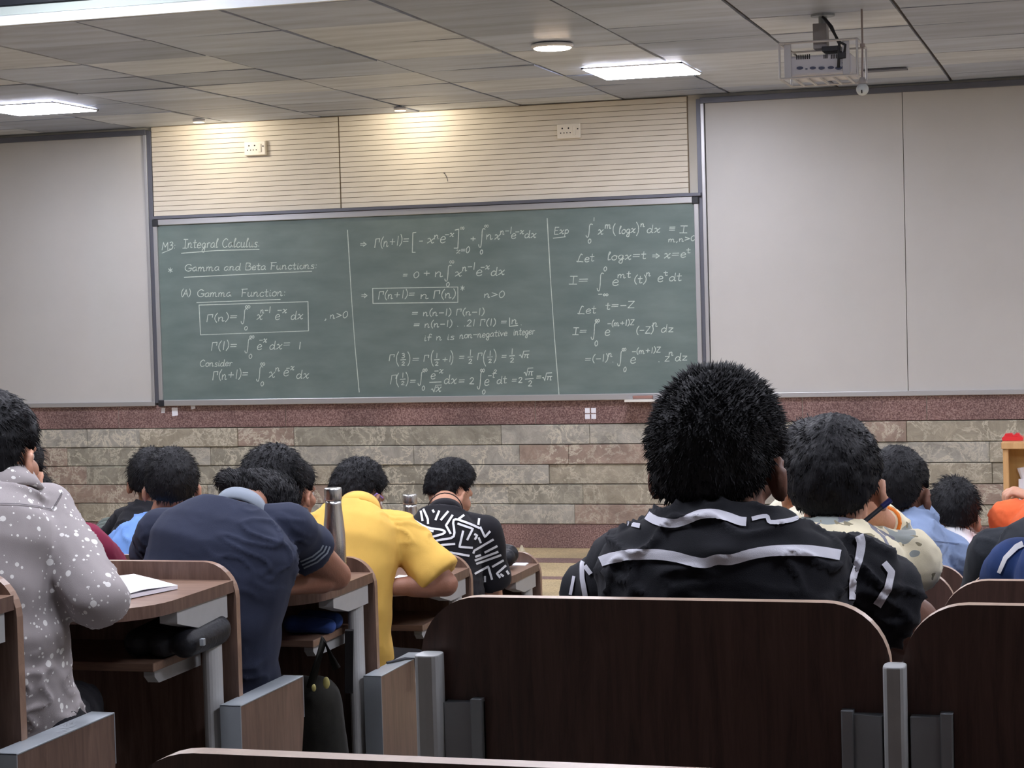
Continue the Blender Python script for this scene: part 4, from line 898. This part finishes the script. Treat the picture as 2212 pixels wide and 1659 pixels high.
SECS = ((-.10, .155, .105), (0, .172, .118), (.2, .165, .112), (.4, .165, .112), (.6, .178, .118), (.76, .186, .116), (.87, .17, .098), (.95, .12, .078), (1.0, .07, .06))
def person(label, Y, hx, hyt, hs, shirt, L, R, seat, yaw=0, pitch=0, roll=0, N=None, k=1.0, P=None, bow=.10, El=None, Wl=None, Er=None, Wr=None,
           sl='short', sk='mid', hair=None, vox=.008, collar='crew', ccol=None, fold=.005, strokes=None, hl=.5, hr=.5, grow=.016, extra=None, cuff=None, sleeve_r=.064, hfwd=0, nrm=None, tr=DENIM, slen=None, ldx=0, lsp=.12):
    """L, R = shoulder joints as (px, py, Y); seat = (rear panel Y, floor z); elbows and wrists may be given the same way or as Vectors"""
    W_ = lambda q: None if q is None else (q if isinstance(q, Vector) else aY(*q))
    SL, SR, El, Wl, Er, Wr, N, P = map(W_, (L, R, El, Wl, Er, Wr, N, P))
    M = Matrix.Rotation(math.radians(yaw), 3, 'Z') @ Matrix.Rotation(math.radians(-pitch), 3, 'X') @ Matrix.Rotation(math.radians(roll), 3, 'Y')
    T = (hair or {}).get('T', (.022, .013, .018))
    top = aY(hx, hyt, Y); H = top-V((0, 0, (.114+T[0]*.9)*hs))
    mid = (SL+SR)/2
    if N is None: N = V((mid.x, mid.y-.02, mid.z+.05*k))
    zf = seat[1]
    if P is None: P = V((mid.x, seat[0]+.19, zf+.52))
    else: P = V((P.x, P.y, zf+.52))
    root = thing('person', (P.x, P.y, zf), label, 'person', None)
    sx1 = (SR-SL).normalized(); sx0 = V((1, 0, 0))
    Bz = P.lerp(N, .5)+V((0, -bow, .04))
    hw = (SR-SL).length/2; kk = k
    secs_b = [(t, wd*(hw/.185 if t > .5 else (hw/.185+1)/2), dp) for t, wd, dp in SECS]
    # default arms resting forward
    dz = lambda s_, sh: sh+V((s_*.05, .20, -.22))*k
    El = El or dz(-1, SL); Er = Er or dz(1, SR)
    Wl = Wl or El+V((.12, .20, .02))*k; Wr = Wr or Er+V((-.12, .20, .02))*k
    mb = MB(); v_ = vox
    loft_torso(mb, P, N, Bz, sx0, sx1, None, secs_b, kk, -.006)
    hq = lambda x, y, z: H+M @ (V((x, y, z))*hs)
    for S_, E_, W2, s_, cu in ((SL, El, Wl, -1, hl), (SR, Er, Wr, 1, hr)):
        mb.cap_(N+V((0, 0, -.03)), S_, .045*k, .052*k); mb.ell(S_, (.056*k,)*3)
        mb.cap_(S_, E_, .049*k, .040*k); mb.cap_(E_, W2, .041*k, .027*k)
        fd = (W2-E_).normalized(); mb.cap_(E_+fd*.05, E_+fd*.10, .042*k, .036*k)
        nn = V((0, 0, -1)) if nrm is None else nrm
        if abs(fd.dot(nn)) > .9: nn = V((0, 1, 0))
        hand(mb, W2+fd*.012, fd, nn, s_*(1 if nn.z < 0 else -1), k, cu)
    # neck and head
    mb.cap_(N+V((0, 0, -.04)), N+(hq(0, -.012, -.05)-N)*.6, .060*hs, .053*hs); mb.cap_(N, hq(0, -.012, -.03), .055*hs, .053*hs)
    mb.ell(hq(0, -.008, .02), (.073*hs, .092*hs, .095*hs), M, 28, 18); mb.ell(hq(0, .026, -.052), (.056*hs, .062*hs, .06*hs), M)
    mb.ell(hq(0, .07, -.09), (.024*hs, .02*hs, .018*hs), M); mb.cap_(hq(0, .088, .008), hq(0, .106, -.028), .008*hs, .014*hs)
    mb.cap_(hq(-.034, .076, .024), hq(.034, .076, .024), .013*hs, .013*hs)
    for s_ in (-1, 1):
        mb.ell(hq(s_*.036, .056, -.022), (.028*hs, .03*hs, .026*hs), M); mb.ell(hq(s_*.011, .102, -.033), (.009*hs, .009*hs, .008*hs), M)
        Me = M @ Matrix.Rotation(s_*math.radians(38), 3, 'Z') @ Matrix.Rotation(math.radians(-10), 3, 'X')
        mb.ell(hq(s_*.084, -.004, -.014), (.008*hs, 0.019*hs, .030*hs), Me, 16, 10)
        pts = [hq(s_*.084, 0, -.014)+Me @ (V((s_*.005, .018*math.cos(a), .030*math.sin(a)))*hs) for a in [math.radians(q) for q in range(20, 300, 28)]]
        mb.tube(pts, .0055*hs, 8)
    for z in (-.058, -.067): mb.ell(hq(0, .084, z), (.022*hs, .010*hs, .006*hs), M)
    # legs
    for s_ in (-1, 1):
        hip = P+V((s_*.09*k, 0, -.01)); kn = V((P.x+ldx+s_*lsp*k, P.y+.38*k, zf+.48*k)); an = V((P.x+ldx+s_*lsp*k, P.y+.34*k, zf+.09))
        mb.cap_(hip, kn, .082*k, .056*k); mb.cap_(kn, an, .054*k, .038*k); mb.cap_(an+V((0, -.02, -.04)), an+V((s_*.02, .15, -.055)), .036, .030)
    body = child('body', remesh(mb, v_*.8, 3), skin(sk), root)
    for s_ in (-1, 1):
        e = MB(); c = hq(s_*.031, .0735, .006); e.ell(c, (.0115*hs,)*3, M, 14, 8, 0); e.ell(c+M @ V((0, .0078*hs, 0)), (.0058*hs, .0045*hs, .0058*hs), M, 10, 6, 1)
        o = obj('eye', e, [EYE_W, EYE_D], root, smooth=True)
    hp = dict(T=T, seed=len(label)*7 % 31+3); hp.update(hair or {})
    child('hair', hair_mesh(H, M, hs, **hp), HAIR, root)
    # shirt
    g = grow; mb = MB()
    loft_torso(mb, P, N, Bz, sx0, sx1, None, [(t, wd, dp) for t, wd, dp in secs_b if t < .99]+[(.985, .082, .07)], kk, g)
    for S_, E_, W2 in ((SL, El, Wl), (SR, Er, Wr)):
        mb.cap_(N+V((0, .0, -.035)), S_, .050*k+g*.3, .056*k+g*.5); mb.ell(S_, (sleeve_r*k,)*3)
        if sl == 'short': sleeve(mb, S_, S_.lerp(E_, slen or .74), sleeve_r*k, (sleeve_r+.002)*k)
        elif sl == 'half': sleeve(mb, S_, S_.lerp(E_, slen or .88), sleeve_r*k, (sleeve_r+.012)*k)
        else:
            mb.cap_(S_, E_, sleeve_r*k, .060*k); sleeve(mb, E_, E_.lerp(W2, .93), .058*k, .042*k); mb.ell(E_, (.060*k,)*3)
    me = remesh(mb, v_, 3); folds(me, fold, len(label))
    mats = [shirt] if not isinstance(shirt, (list, tuple)) else list(shirt)
    if strokes:
        for mi, st in strokes.items(): drape(me, st, mi)
    child('shirt', me, mats, root)
    # collar
    cm_ = ccol or mats[0]
    ax = ((hq(0, -.012, -.05)-N).normalized()*.45+(N-Bz).normalized()*.3+V((0, 0, .25))).normalized(); a, b = frame(ax)
    mb = MB(); n_ = 36; rings = []
    prof = ((.062, -.022), (.066, .0), (.064, .016), (.069, .018), (.074, -.004), (.080, -.03), (.074, -.034), (.066, -.028)) if collar == 'fold' else ((.064, -.03), (.068, -.012), (.0655, .006), (.0615, .004), (.060, -.03))
    ks = max(hs, .9)
    for i in range(n_):
        u = 2*math.pi*i/n_; e_ = a*math.cos(u)+b*math.sin(u)
        rings.append([N+ax*(z*ks+.004)+e_*(r_*ks*.98) for r_, z in prof])
    m_ = len(prof); f_ = [(i*m_+j, ((i+1) % n_)*m_+j, ((i+1) % n_)*m_+(j+1) % m_, i*m_+(j+1) % m_) for i in range(n_) for j in range(m_)]
    mb.add([p for r_ in rings for p in r_], f_); me = mb.mesh('collar'); me.polygons.foreach_set('use_smooth', [True]*len(me.polygons)); child('collar', me, cm_, root)
    # trousers and shoes
    mb = MB()
    mb.ell(P+V((0, 0, -.02)), (.175*k, .125*k, .10*k))
    for s_ in (-1, 1):
        hip = P+V((s_*.09*k, 0, -.01)); kn = V((P.x+ldx+s_*lsp*k, P.y+.38*k, zf+.48*k)); an = V((P.x+ldx+s_*lsp*k, P.y+.34*k, zf+.09))
        mb.cap_(hip, kn, .096*k, .070*k); mb.cap_(kn, an+V((0, 0, .0)), .068*k, .056*k)
    me = remesh(mb, .013, 3); folds(me, .005, 4); child('trousers', me, tr, root)
    for s_ in (-1, 1):
        sb_ = MB(); an = V((P.x+ldx+s_*lsp*k, P.y+.34*k, zf+.09))
        rings = []
        for t, wd, hh in ((-.075, .026, .05), (-.06, .038, .07), (0, .040, .075), (.08, .046, .055), (.16, .044, .042), (.20, .026, .03)):
            rings.append([V((an.x+s_*.02*(t/.15)+wd*math.cos(q), an.y+t, zf+.003+hh*.5+hh*.5*math.sin(q))) for q in [2*math.pi*i/14 for i in range(14)]])
        sb_.ring_loft(rings); obj('shoe', sb_, SHOE, root, smooth=True)
    if extra: extra(root, hq, H, M, dict(SL=SL, SR=SR, El=El, Er=Er, Wl=Wl, Wr=Wr, N=N))
    return root
SF = [LTOP[i+1]-.775 for i in range(4)]+[FZ]; LS = [(LY[i], SF[i]) for i in range(5)]
RS = [(RY[i], rfloor[i]) for i in range(6)]
zd = [t-.043 for t in LTOP]

# the near one in the black shirt with white bands
BLK = fabric('black_jersey', (30, 31, 36), var=.15); WHT = fabric('white_print', (206, 206, 214), var=.03)
st8 = [([(1398, 1114), (1420, 1126), (1458, 1131), (1486, 1122), (1512, 1112), (1543, 1110), (1571, 1117), (1596, 1126), (1612, 1128)], 17),
       ([(1300, 1148), (1332, 1134), (1355, 1132), (1383, 1137)], (6, 9)), ([(1267, 1234), (1298, 1214), (1345, 1201), (1408, 1198), (1455, 1203), (1486, 1211), (1521, 1217), (1549, 1209), (1580, 1209), (1621, 1198), (1665, 1191), (1729, 1189), (1775, 1193), (1815, 1200)], 20),
       ([(1848, 1143), (1860, 1172), (1854, 1212), (1842, 1250), (1840, 1296)], (18, 12)), ([(1909, 1216), (1925, 1236), (1918, 1270), (1894, 1308)], (12, 17)),
       ([(1270, 1186), (1258, 1219), (1259, 1250), (1266, 1290)], (8, 10)), ([(1241, 1245), (1233, 1285)], 6),
       ([(1624, 1122), (1655, 1116), (1665, 1129), (1709, 1124), (1734, 1113)], 8), ([(1760, 1122), (1788, 1125)], 6)]
person('person with bushy black hair in black shirt with white bands, nearest on right', 2.93, 1548, 803, 1.06, [BLK, WHT], (1368, 1238, 2.98), (1836, 1266, 2.98), RS[1], yaw=-8, pitch=4,
       N=(1562, 1130, 2.90), k=1.0, slen=.62, Er=(1972, 1345, 3.06), Wr=(1900, 1420, 3.32), El=(1262, 1340, 3.10), Wl=(1330, 1420, 3.35), sk='dark', vox=.007, bow=.05, grow=.02, fold=.007, strokes={1: st8}, sleeve_r=.072,
       hair=dict(T=(.026, .019, .022), spikes=.6, L=.013, cnt=6500, rough=.011, comb=.45, puff=.004, thr_back=-.80))
# floral shirt with hand at the neck
FLO = fabric('cream_floral', (224, 214, 184), pattern='floral')
BLUE_INK = mat('pen_blue', (36, 40, 92), .35); ORANGE = mat('orange_thread', (226, 128, 40), .8)
def pen_hand(root, hq, H, M, J):
    a, b = aY(1856, 1136, 3.765), aY(1924, 1080, 3.80)
    t = thing('pen', a, 'dark blue pen held beside the neck of the floral shirt', 'pen')
    f = MB(); f.tube([a, a.lerp(b, .74)], .0045, 10); obj('barrel', f, BLACK_PL, t); f = MB(); f.tube([a.lerp(b, .72), b], .0058, 10); obj('pen_cap', f, BLUE_INK, t)
    f = MB(); w_ = J['Wr']; d = (w_-J['Er']).normalized(); p, q = frame(d)
    f.tube([w_-d*.02+p*(.034*math.cos(x))+q*(.034*math.sin(x)) for x in [2*math.pi*i/20 for i in range(21)]], .0038, 8); obj('wrist_thread', f, ORANGE, root)
person('person with short black hair in a cream floral shirt holding a pen', 3.84, 1800, 898, 1.02, FLO, (1665, 1215, 3.88), (1965, 1215, 3.88), RS[2], yaw=-4, pitch=6, N=(1795, 1150, 3.82), k=.95,
       Er=(1962, 1225, 4.22), Wr=(1903, 1122, 3.98), El=(1640, 1290, 4.0), sl='long', sk='light', collar='fold', bow=.06, fold=.005, extra=pen_hand, hr=1.2, nrm=V((-.6, .5, 0)), hair=dict(T=(.024, .015, .02), cnt=2800, L=.015, comb=.8, rough=.009, thr_back=-.86), grow=.02, tr=fabric('grey_trousers', (80, 82, 90)))
CREAM = fabric('cream_cotton', (222, 214, 192))
person('person in plain cream shirt mostly hidden between the black striped shirt and the floral shirt', 4.82, 1752, 906, .98, CREAM, (1660, 1150, 4.86), (1860, 1150, 4.86), RS[3], yaw=0, pitch=5, N=(1752, 1085, 4.82), k=.95, sl='long', collar='fold', hair=dict(cnt=700))
GBL = fabric('blue_grey_shirt', (134, 152, 184)); SEAM = fabric('blue_seam', (98, 112, 142))
person('person with dark head turned right in a blue-grey collared shirt', 5.72, 1938, 965, 1.02, [GBL, SEAM], (1922, 1168, 5.80), (2056, 1196, 5.74), RS[4], yaw=-18, pitch=6, N=(1965, 1122, 5.72), k=.92, sl='long', sk='dark', collar='fold', bow=.08,
       strokes={1: [([(1945, 1170), (2010, 1168), (2072, 1175)], 1.6)]}, Er=(2096, 1250, 5.95), hair=dict(T=(.02, .012, .016), cnt=1200, L=.016, thr_back=-.8))
WSH = fabric('white_shirt', (226, 226, 228))
person('person with round black hair in a white shirt, furthest right row by the lectern', 6.68, 2055, 1032, .95, WSH, (1985, 1190, 6.75), (2112, 1192, 6.75), RS[5], yaw=4, pitch=12, roll=8, N=(2050, 1150, 6.66), k=.9, sl='short', sk='mid', bow=.08, hair=dict(cnt=900, T=(.024, .016, .02)))
ORG = fabric('orange_tee', (232, 108, 62))
person('person in orange tee with one hand raised at the right edge before the lectern', 6.75, 2275, 985, .95, ORG, (2178, 1122, 6.75), (2345, 1122, 6.75), RS[5], yaw=10, pitch=4, N=(2272, 1090, 6.7), k=.95, El=(2330, 1118, 6.98), Wl=(2243, 1082, 6.98), sl='short', slen=.4, sk='light', bow=.05, hl=1.0, nrm=V((.1, .2, -1)), sleeve_r=.07, hair=dict(cnt=300))
DRK = fabric('charcoal_tee', (44, 47, 52))
person('person in charcoal tee at the right edge, shoulder in front of the orange tee', 4.84, 2318, 985, .98, DRK, (2152, 1200, 4.88), (2450, 1192, 4.88), RS[3], N=(2310, 1130, 4.82), k=.95, sl='half', bow=.07, sleeve_r=.07, hair=dict(cnt=300))
NVB = fabric('royal_navy_jersey', (38, 60, 106), var=.25)
person('person in navy blue jersey with white shoulder piping at the right edge', 3.86, 2345, 985, 1.0, [NVB, WSH], (2205, 1238, 3.88), (2450, 1238, 3.88), RS[2], N=(2330, 1165, 3.84), k=.95, sl='half', bow=.06, sleeve_r=.072, strokes={1: [([(2230, 1166), (2196, 1182), (2172, 1206), (2158, 1238)], (13, 7))]}, hair=dict(cnt=300), El=(2180, 1340, 4.05))

# left side
DOT = fabric('grey_dotted_shirt', (160, 153, 152), pattern='dots', var=.05); DOTS = fabric('grey_seam', (104, 100, 102))
person('person in grey long-sleeved shirt with white dots at the left edge', 3.66, -18, 846, 1.03, [DOT, DOTS], (-120, 1120, 3.66), (98, 1112, 3.68), LS[0], yaw=-5, pitch=6, N=(8, 1062, 3.63), k=1.0, Er=aZ(212, 1296, zd[1]+.062), Wr=aZ(96, 1262, zd[1]+.05), El=(-240, 1270, 3.95), sl='long', sk='light', vox=.007, collar='fold', bow=.10,
       fold=.0105, grow=.022, strokes={1: [([(0, 1088), (40, 1089), (80, 1094), (113, 1101)], 1.8), ([(113, 1101), (126, 1078), (134, 1063)], 1.8)]}, ldx=-.14, lsp=.09, P=(5, 1520, 3.60), hair=dict(T=(.024, .016, .02), cnt=2600, L=.02, comb=.8, rough=.008, thr_back=-.8), sleeve_r=.066)
MAR = fabric('maroon_tee', (128, 40, 66))
person('person in maroon top mostly hidden in front of the dotted shirt', 4.72, 22, 928, .98, MAR, (-70, 1165, 4.72), (182, 1180, 4.70), LS[1], yaw=2, pitch=8, N=(30, 1100, 4.68), k=.98, sl='half', sk='light', hair=dict(cnt=600))
person('person far left in the front row, only dark hair showing past the maroon one', 6.66, 70, 1018, .95, DRK, (0, 1160, 6.68), (130, 1160, 6.68), LS[3], yaw=4, N=(66, 1125, 6.65), k=.88, hair=dict(cnt=500))
LBL = fabric('light_blue_tee', (112, 150, 208))
person('person in light blue tee with head turned left behind the navy shoulder', 5.70, 368, 967, .92, LBL, (268, 1178, 5.72), (440, 1175, 5.76), LS[2], yaw=26, pitch=4, N=(352, 1130, 5.68), k=.88, sl='short', sk='mid', bow=.06, hair=dict(T=(.026, .02, .024), cnt=1300, L=.02, thr_back=-.78), Er=(470, 1250, 5.95), El=(236, 1215, 5.92))
BKT = fabric('black_tee', (34, 34, 38)); CAMO = fabric('grey_green_ribbed_sleeve', (96, 104, 98))
def cuff_ribs(root, hq, H, M, J):
    f = MB(); a, b = J['El'], J['Wl']
    for k in range(4): 
        p = a.lerp(b, .05+.22*k); d = (b-a).normalized(); x, y = frame(d)
        f.tube([p+x*(.05*math.cos(q))+y*(.05*math.sin(q)) for q in [2*math.pi*i/16 for i in range(17)]], .016, 8)
    me = f.mesh('ribs'); me.polygons.foreach_set('use_smooth', [True]*len(me.polygons)); o = child('ribbed_cuff', me, CAMO, root); o['label'] = 'grey-green ribbed cuff'
person('person with black hair and black top in front of the light blue tee', 6.68, 326, 968, .93, BKT, (272, 1128, 6.70), (400, 1130, 6.72), LS[3], yaw=20, pitch=6, N=(330, 1095, 6.66), k=.88, El=(226, 1178, 6.80), Wl=(246, 1140, 6.95), sl='long', bow=.05, extra=cuff_ribs, hair=dict(cnt=700, T=(.026, .02, .024)))
NAVY = fabric('navy_pique', (46, 51, 68), var=.08); GREYT = fabric('grey_knit_trim', (128, 136, 146))
def bun(root, hq, H, M, J):
    f = MB(); c = aY(613, 1080, 4.80)
    Mb = Matrix.Rotation(.4, 3, 'Y')
    child('hair_bun', fuzzy(aY(512, 1046, 4.72), (.056, .05, .036), Mb, 900, .022, 2), HAIR, root)
    child('hair', fuzzy(aY(574, 1068, 4.82), (.098, .075, .062), Mb, 1500, .024, 5), HAIR, root)
    f.ell(c, (.006, .004, .006)); o = obj('earring', f, mat('gold', (212, 164, 78), .3, 1), root, smooth=True); o['label'] = 'gold earring'
cuffs = [([(714-q, 1181-q*.2), (708-q*1.0, 1196-q*.5), (687-q*.8, 1215-q*.8), (657-q*.5, 1229-q)], 3.2) for q in (2, 9, 16)]
person('person in navy polo with grey collar leaning on the desk beside the steel bottle', 4.98, 580, 960, .95, [NAVY, GREYT], (352, 1150, 4.66), (622, 1140, 4.66), LS[1], yaw=-6, pitch=38, roll=6, N=(518, 1104, 4.62), k=1.0, ldx=-.16, lsp=.09, slen=.47, P=(450, 1470, 4.60), Er=aZ(726, 1243, zd[2]+.047), Wr=aZ(596, 1268, zd[2]+.04),
       El=(310, 1250, 4.95), sl='short', sk='brown', vox=.007, collar='fold', ccol=GREYT, bow=.13, fold=.0075, grow=.022, strokes={1: cuffs}, extra=bun, sleeve_r=.064,
       hair=dict(T=(.026, .016, .022), cnt=2400, L=.02, thr_back=-.92, rough=.006))
person('person with black hair between the navy polo and the yellow polo', 6.66, 628, 990, .96, fabric('grey_tee', (90, 92, 98)), (565, 1150, 6.68), (690, 1150, 6.68), LS[3], yaw=-20, pitch=6, N=(630, 1110, 6.64), k=.9, hair=dict(cnt=800, T=(.026, .017, .02)), sk='mid')
YEL = fabric('yellow_pique', (218, 176, 88), var=.05); PURP = mat('purple_frame', (150, 118, 190), .4)
def temple(root, hq, H, M, J):
    f = MB(); f.tube([hq(.083, .03, .012), hq(.085, -.006, .016), hq(.083, -.022, -.004), hq(.080, -.026, -.03)], .003, 8); o = obj('spectacle_temple', f, PURP, root); o['label'] = 'purple spectacle arm behind the ear'
person('person in yellow polo shirt writing with elbow on the desk', 5.98, 771, 990, .95, YEL, (672, 1152, 5.70), (862, 1150, 5.66), LS[2], yaw=-22, pitch=24, N=(775, 1105, 5.66), k=.95, P=(735, 1420, 5.58), Er=aZ(962, 1262, zd[3]+.042), Wr=aZ(842, 1268, zd[3]+.04), El=(640, 1250, 5.95), sl='half', sk='brown', collar='fold', bow=.15, fold=.006, grow=.018, extra=temple, sleeve_r=.066,
       hair=dict(T=(.022, .015, .018), cnt=1700, L=.02, rough=.012, thr_back=-.78))
X7 = lambda *p: [(820+x/4.88, 960+y/4.88) for x, y in p]
s7 = [X7((270, 820), (410, 885), (570, 918)), X7((355, 795), (500, 875), (665, 905), (665, 945), (440, 1000)), X7((480, 1065), (620, 1010), (780, 970), (780, 800), (900, 820), (1055, 885)), X7((820, 835), (980, 890), (920, 1010)), X7((525, 1090), (660, 1060), (795, 1050)), X7((580, 1135), (750, 1140), (945, 1175)), X7((880, 910), (840, 1080), (980, 1090)),
      X7((435, 700), (455, 810)), X7((462, 680), (510, 790), (512, 840)), X7((560, 690), (575, 720)), X7((630, 700), (590, 800)), X7((725, 705), (645, 800)), X7((770, 745), (700, 855), (750, 945)), X7((830, 790), (890, 745)), X7((1050, 780), (1040, 850)), X7((1060, 870), (1110, 975), (1165, 915)), X7((985, 1150), (995, 1120), (1200, 1000)), X7((1105, 1140), (1240, 1070)), X7((1005, 1185), (1065, 1165)),
      X7((1000, 1225), (1250, 1130)), X7((1015, 1260), (1280, 1165)), X7((1185, 1290), (1305, 1220)), X7((1000, 1365), (1145, 1285), (1185, 1425)), X7((1330, 1275), (1235, 1360), (1270, 1405)), X7((1110, 1385), (1110, 1450)), X7((1335, 1330), (1360, 1370)), X7((995, 945), (1025, 960), (1000, 1005)), X7((1040, 980), (1065, 1040)), X7((295, 815), (375, 720)), X7((1270, 1365), (1305, 1390)), X7((275, 755), (320, 735))]
BWS = fabric('black_print_shirt', (32, 31, 35)); BWW = fabric('white_print_lines', (222, 222, 224), var=.02)
def cord(root, hq, H, M, J):
    f = MB(); n_ = J['N']; ax = (hq(0, -.012, -.05)-n_).normalized(); a, b = frame(ax)
    f.tube([n_+ax*.035+a*(.062*math.cos(x))+b*(.062*math.sin(x)) for x in [2*math.pi*i/24 for i in range(25)]], .0022, 6); obj('neck_cord', f, mat('cord_black', (40, 30, 28), .8), root)
person('person in black shirt with white angular lines, head bowed to the right', 6.82, 968, 992, .92, [BWS, BWW], (905, 1150, 6.64), (1048, 1150, 6.60), LS[3], yaw=-32, pitch=20, N=(962, 1105, 6.58), k=.92, P=(965, 1350, 6.55), slen=.66, Er=(1066, 1312, 6.74), Wr=(1040, 1340, 6.95), El=(870, 1235, 6.85), sl='half', sk='light', bow=.11, fold=.004, strokes={1: [(s_, 4.2) for s_ in s7]}, extra=cord, sleeve_r=.068, grow=.018,
       hair=dict(T=(.026, .012, .014), cnt=2200, L=.017, thr_back=-.62, puff=.014, rough=.010))
# ------------------------------------------------------------------ bags that need the remesher
BAGM = mat('black_bag_leather', (26, 27, 31), .5, spec=.3, bump=.2, bscale=90)
z_ = LTOP[1]-.192; a = aY(382, 1420, LY[1]-.16); b = aY(452, 1420, LY[1]-.16)
t = thing('black_bag', ((a.x+b.x)/2, LY[1]-.15, z_), 'black leather bag with a metal zip tab on the shelf under the notebook desk', 'bag')
f = MB()
for x in (a.x-.06, a.x, b.x-.025): f.cap_((x, LY[1]-.23, z_+.034), (x, LY[1]-.07, z_+.040), .034, .038)
f.cap_((a.x-.06, LY[1]-.22, z_+.036), (b.x-.03, LY[1]-.19, z_+.036), .034, .030); f.cap_((a.x-.06, LY[1]-.08, z_+.04), (b.x-.03, LY[1]-.08, z_+.04), .038, .036)
child('bag_body', remesh(f, .006, 4), BAGM, t)
p = aY(436, 1388, LY[1]-.24); f = MB(); f.box((p.x-.006, p.y, p.z-.008), (p.x+.004, p.y+.012, p.z+.008)); obj('zip_tab', f, STEEL_DK, t, .001)
t = thing('backpack', (aY(648, 1600, 4.98).x, 4.99, SF[1]), 'dark olive backpack with small yellow badges standing under the steel bottle desk', 'backpack')
c = t.location; f = MB(); H_ = aY(660, 1452, 4.98).z-c.z
for dx in (-.08, 0, .06): f.cap_((c.x+dx, c.y, c.z+.11), (c.x+dx*.8, c.y, c.z+H_-.08), .09, .07)
f.cap_((c.x-.06, c.y-.10, c.z+.10), (c.x-.06, c.y-.09, c.z+H_*.42), .07, .06); f.cap_((c.x+.06, c.y-.10, c.z+.10), (c.x+.06, c.y-.09, c.z+H_*.42), .07, .06)
OLV = fabric('olive_canvas', (36, 35, 31), var=.3); child('pack_body', remesh(f, .010, 4), OLV, t)
for (x, y, s_) in ((705, 1475, .016), (678, 1486, .010)):
    p = aY(x, y, c.y-.105); f = MB(); f.ell(p, (s_*.6, .006, s_)); o = obj('badge', f, mat('badge_yellow', (190, 180, 110), .5), t, smooth=True)
f = MB(); f.tube([(c.x+.06, c.y-.07, c.z+H_-.03), (c.x+.10, c.y-.06, c.z+H_+.10), (c.x+.13, c.y-.05, c.z+H_+.02)], .012, 8); obj('shoulder_strap', f, OLV, t, smooth=True)
p0, p1 = aY(748, 1362, LY[2]-.285), aY(768, 1450, LY[2]-.30)
f = MB(); f.prism([(p0.y-.006, p0.z), (p0.y, p0.z+.004), (p1.y+.002, p1.z+.004), (p1.y-.006, p1.z-.06)], 'x', p0.x-.002, p0.x+.022); tag(obj('hanging_strap', f, fabric('black_webbing', (40, 38, 38)), loc=(p0.x, p0.y, p1.z)), 'black webbing strap hanging over the shelf edge under the bottle desk', 'strap')
BLF = fabric('blue_pouch_cloth', (52, 74, 130), var=.3)
q = aY(672, 1385, LY[2]-.2); f = MB(); zc_ = LTOP[2]-.192
f.cap_((q.x-.06, LY[2]-.19, zc_+.026), (q.x+.05, LY[2]-.19, zc_+.022), .026, .022); f.cap_((q.x-.05, LY[2]-.11, zc_+.028), (q.x+.04, LY[2]-.12, zc_+.026), .028, .025)
me = remesh(f, .006, 3); t = thing('blue_pouch', (q.x, LY[2]-.15, zc_), 'dark blue cloth pouch on the shelf under the steel bottle desk', 'pouch'); child('pouch_body', me, BLF, t)
f = MB(); q = aY(1085, 1215, LY[4]-.22); f.cap_((q.x-.07, LY[4]-.2, zd[4]+.04), (q.x+.01, LY[4]-.2, zd[4]+.045), .04, .036); f.cap_((q.x-.04, LY[4]-.14, zd[4]+.05), (q.x, LY[4]-.14, zd[4]+.05), .045, .04)
t = thing('black_pouch', (q.x-.03, LY[4]-.18, zd[4]), 'black crumpled pouch on the frontmost left desk behind the patterned sleeve', 'pouch'); child('pouch_body', remesh(f, .006, 2), BAGM, t)
f = MB(); a = aY(858, 1420, 5.24); f.tube([(LX[2]+.0, 5.40, LTOP[2]-.318), (LX[2]+.02, 5.44, LTOP[2]-.317), (LX[2]+.03, 5.47, LTOP[2]-.317), (LX[2]+.055, 5.49, LTOP[2]-.32), (LX[2]+.06, 5.49, LTOP[2]-.42)], .004, 8)
tag(obj('charging_cable', f, BLACK_PL, smooth=True, loc=(LX[2], 5.44, LTOP[2]-.322)), 'thin black cord lying across the armrest top by the right seats', 'cord')
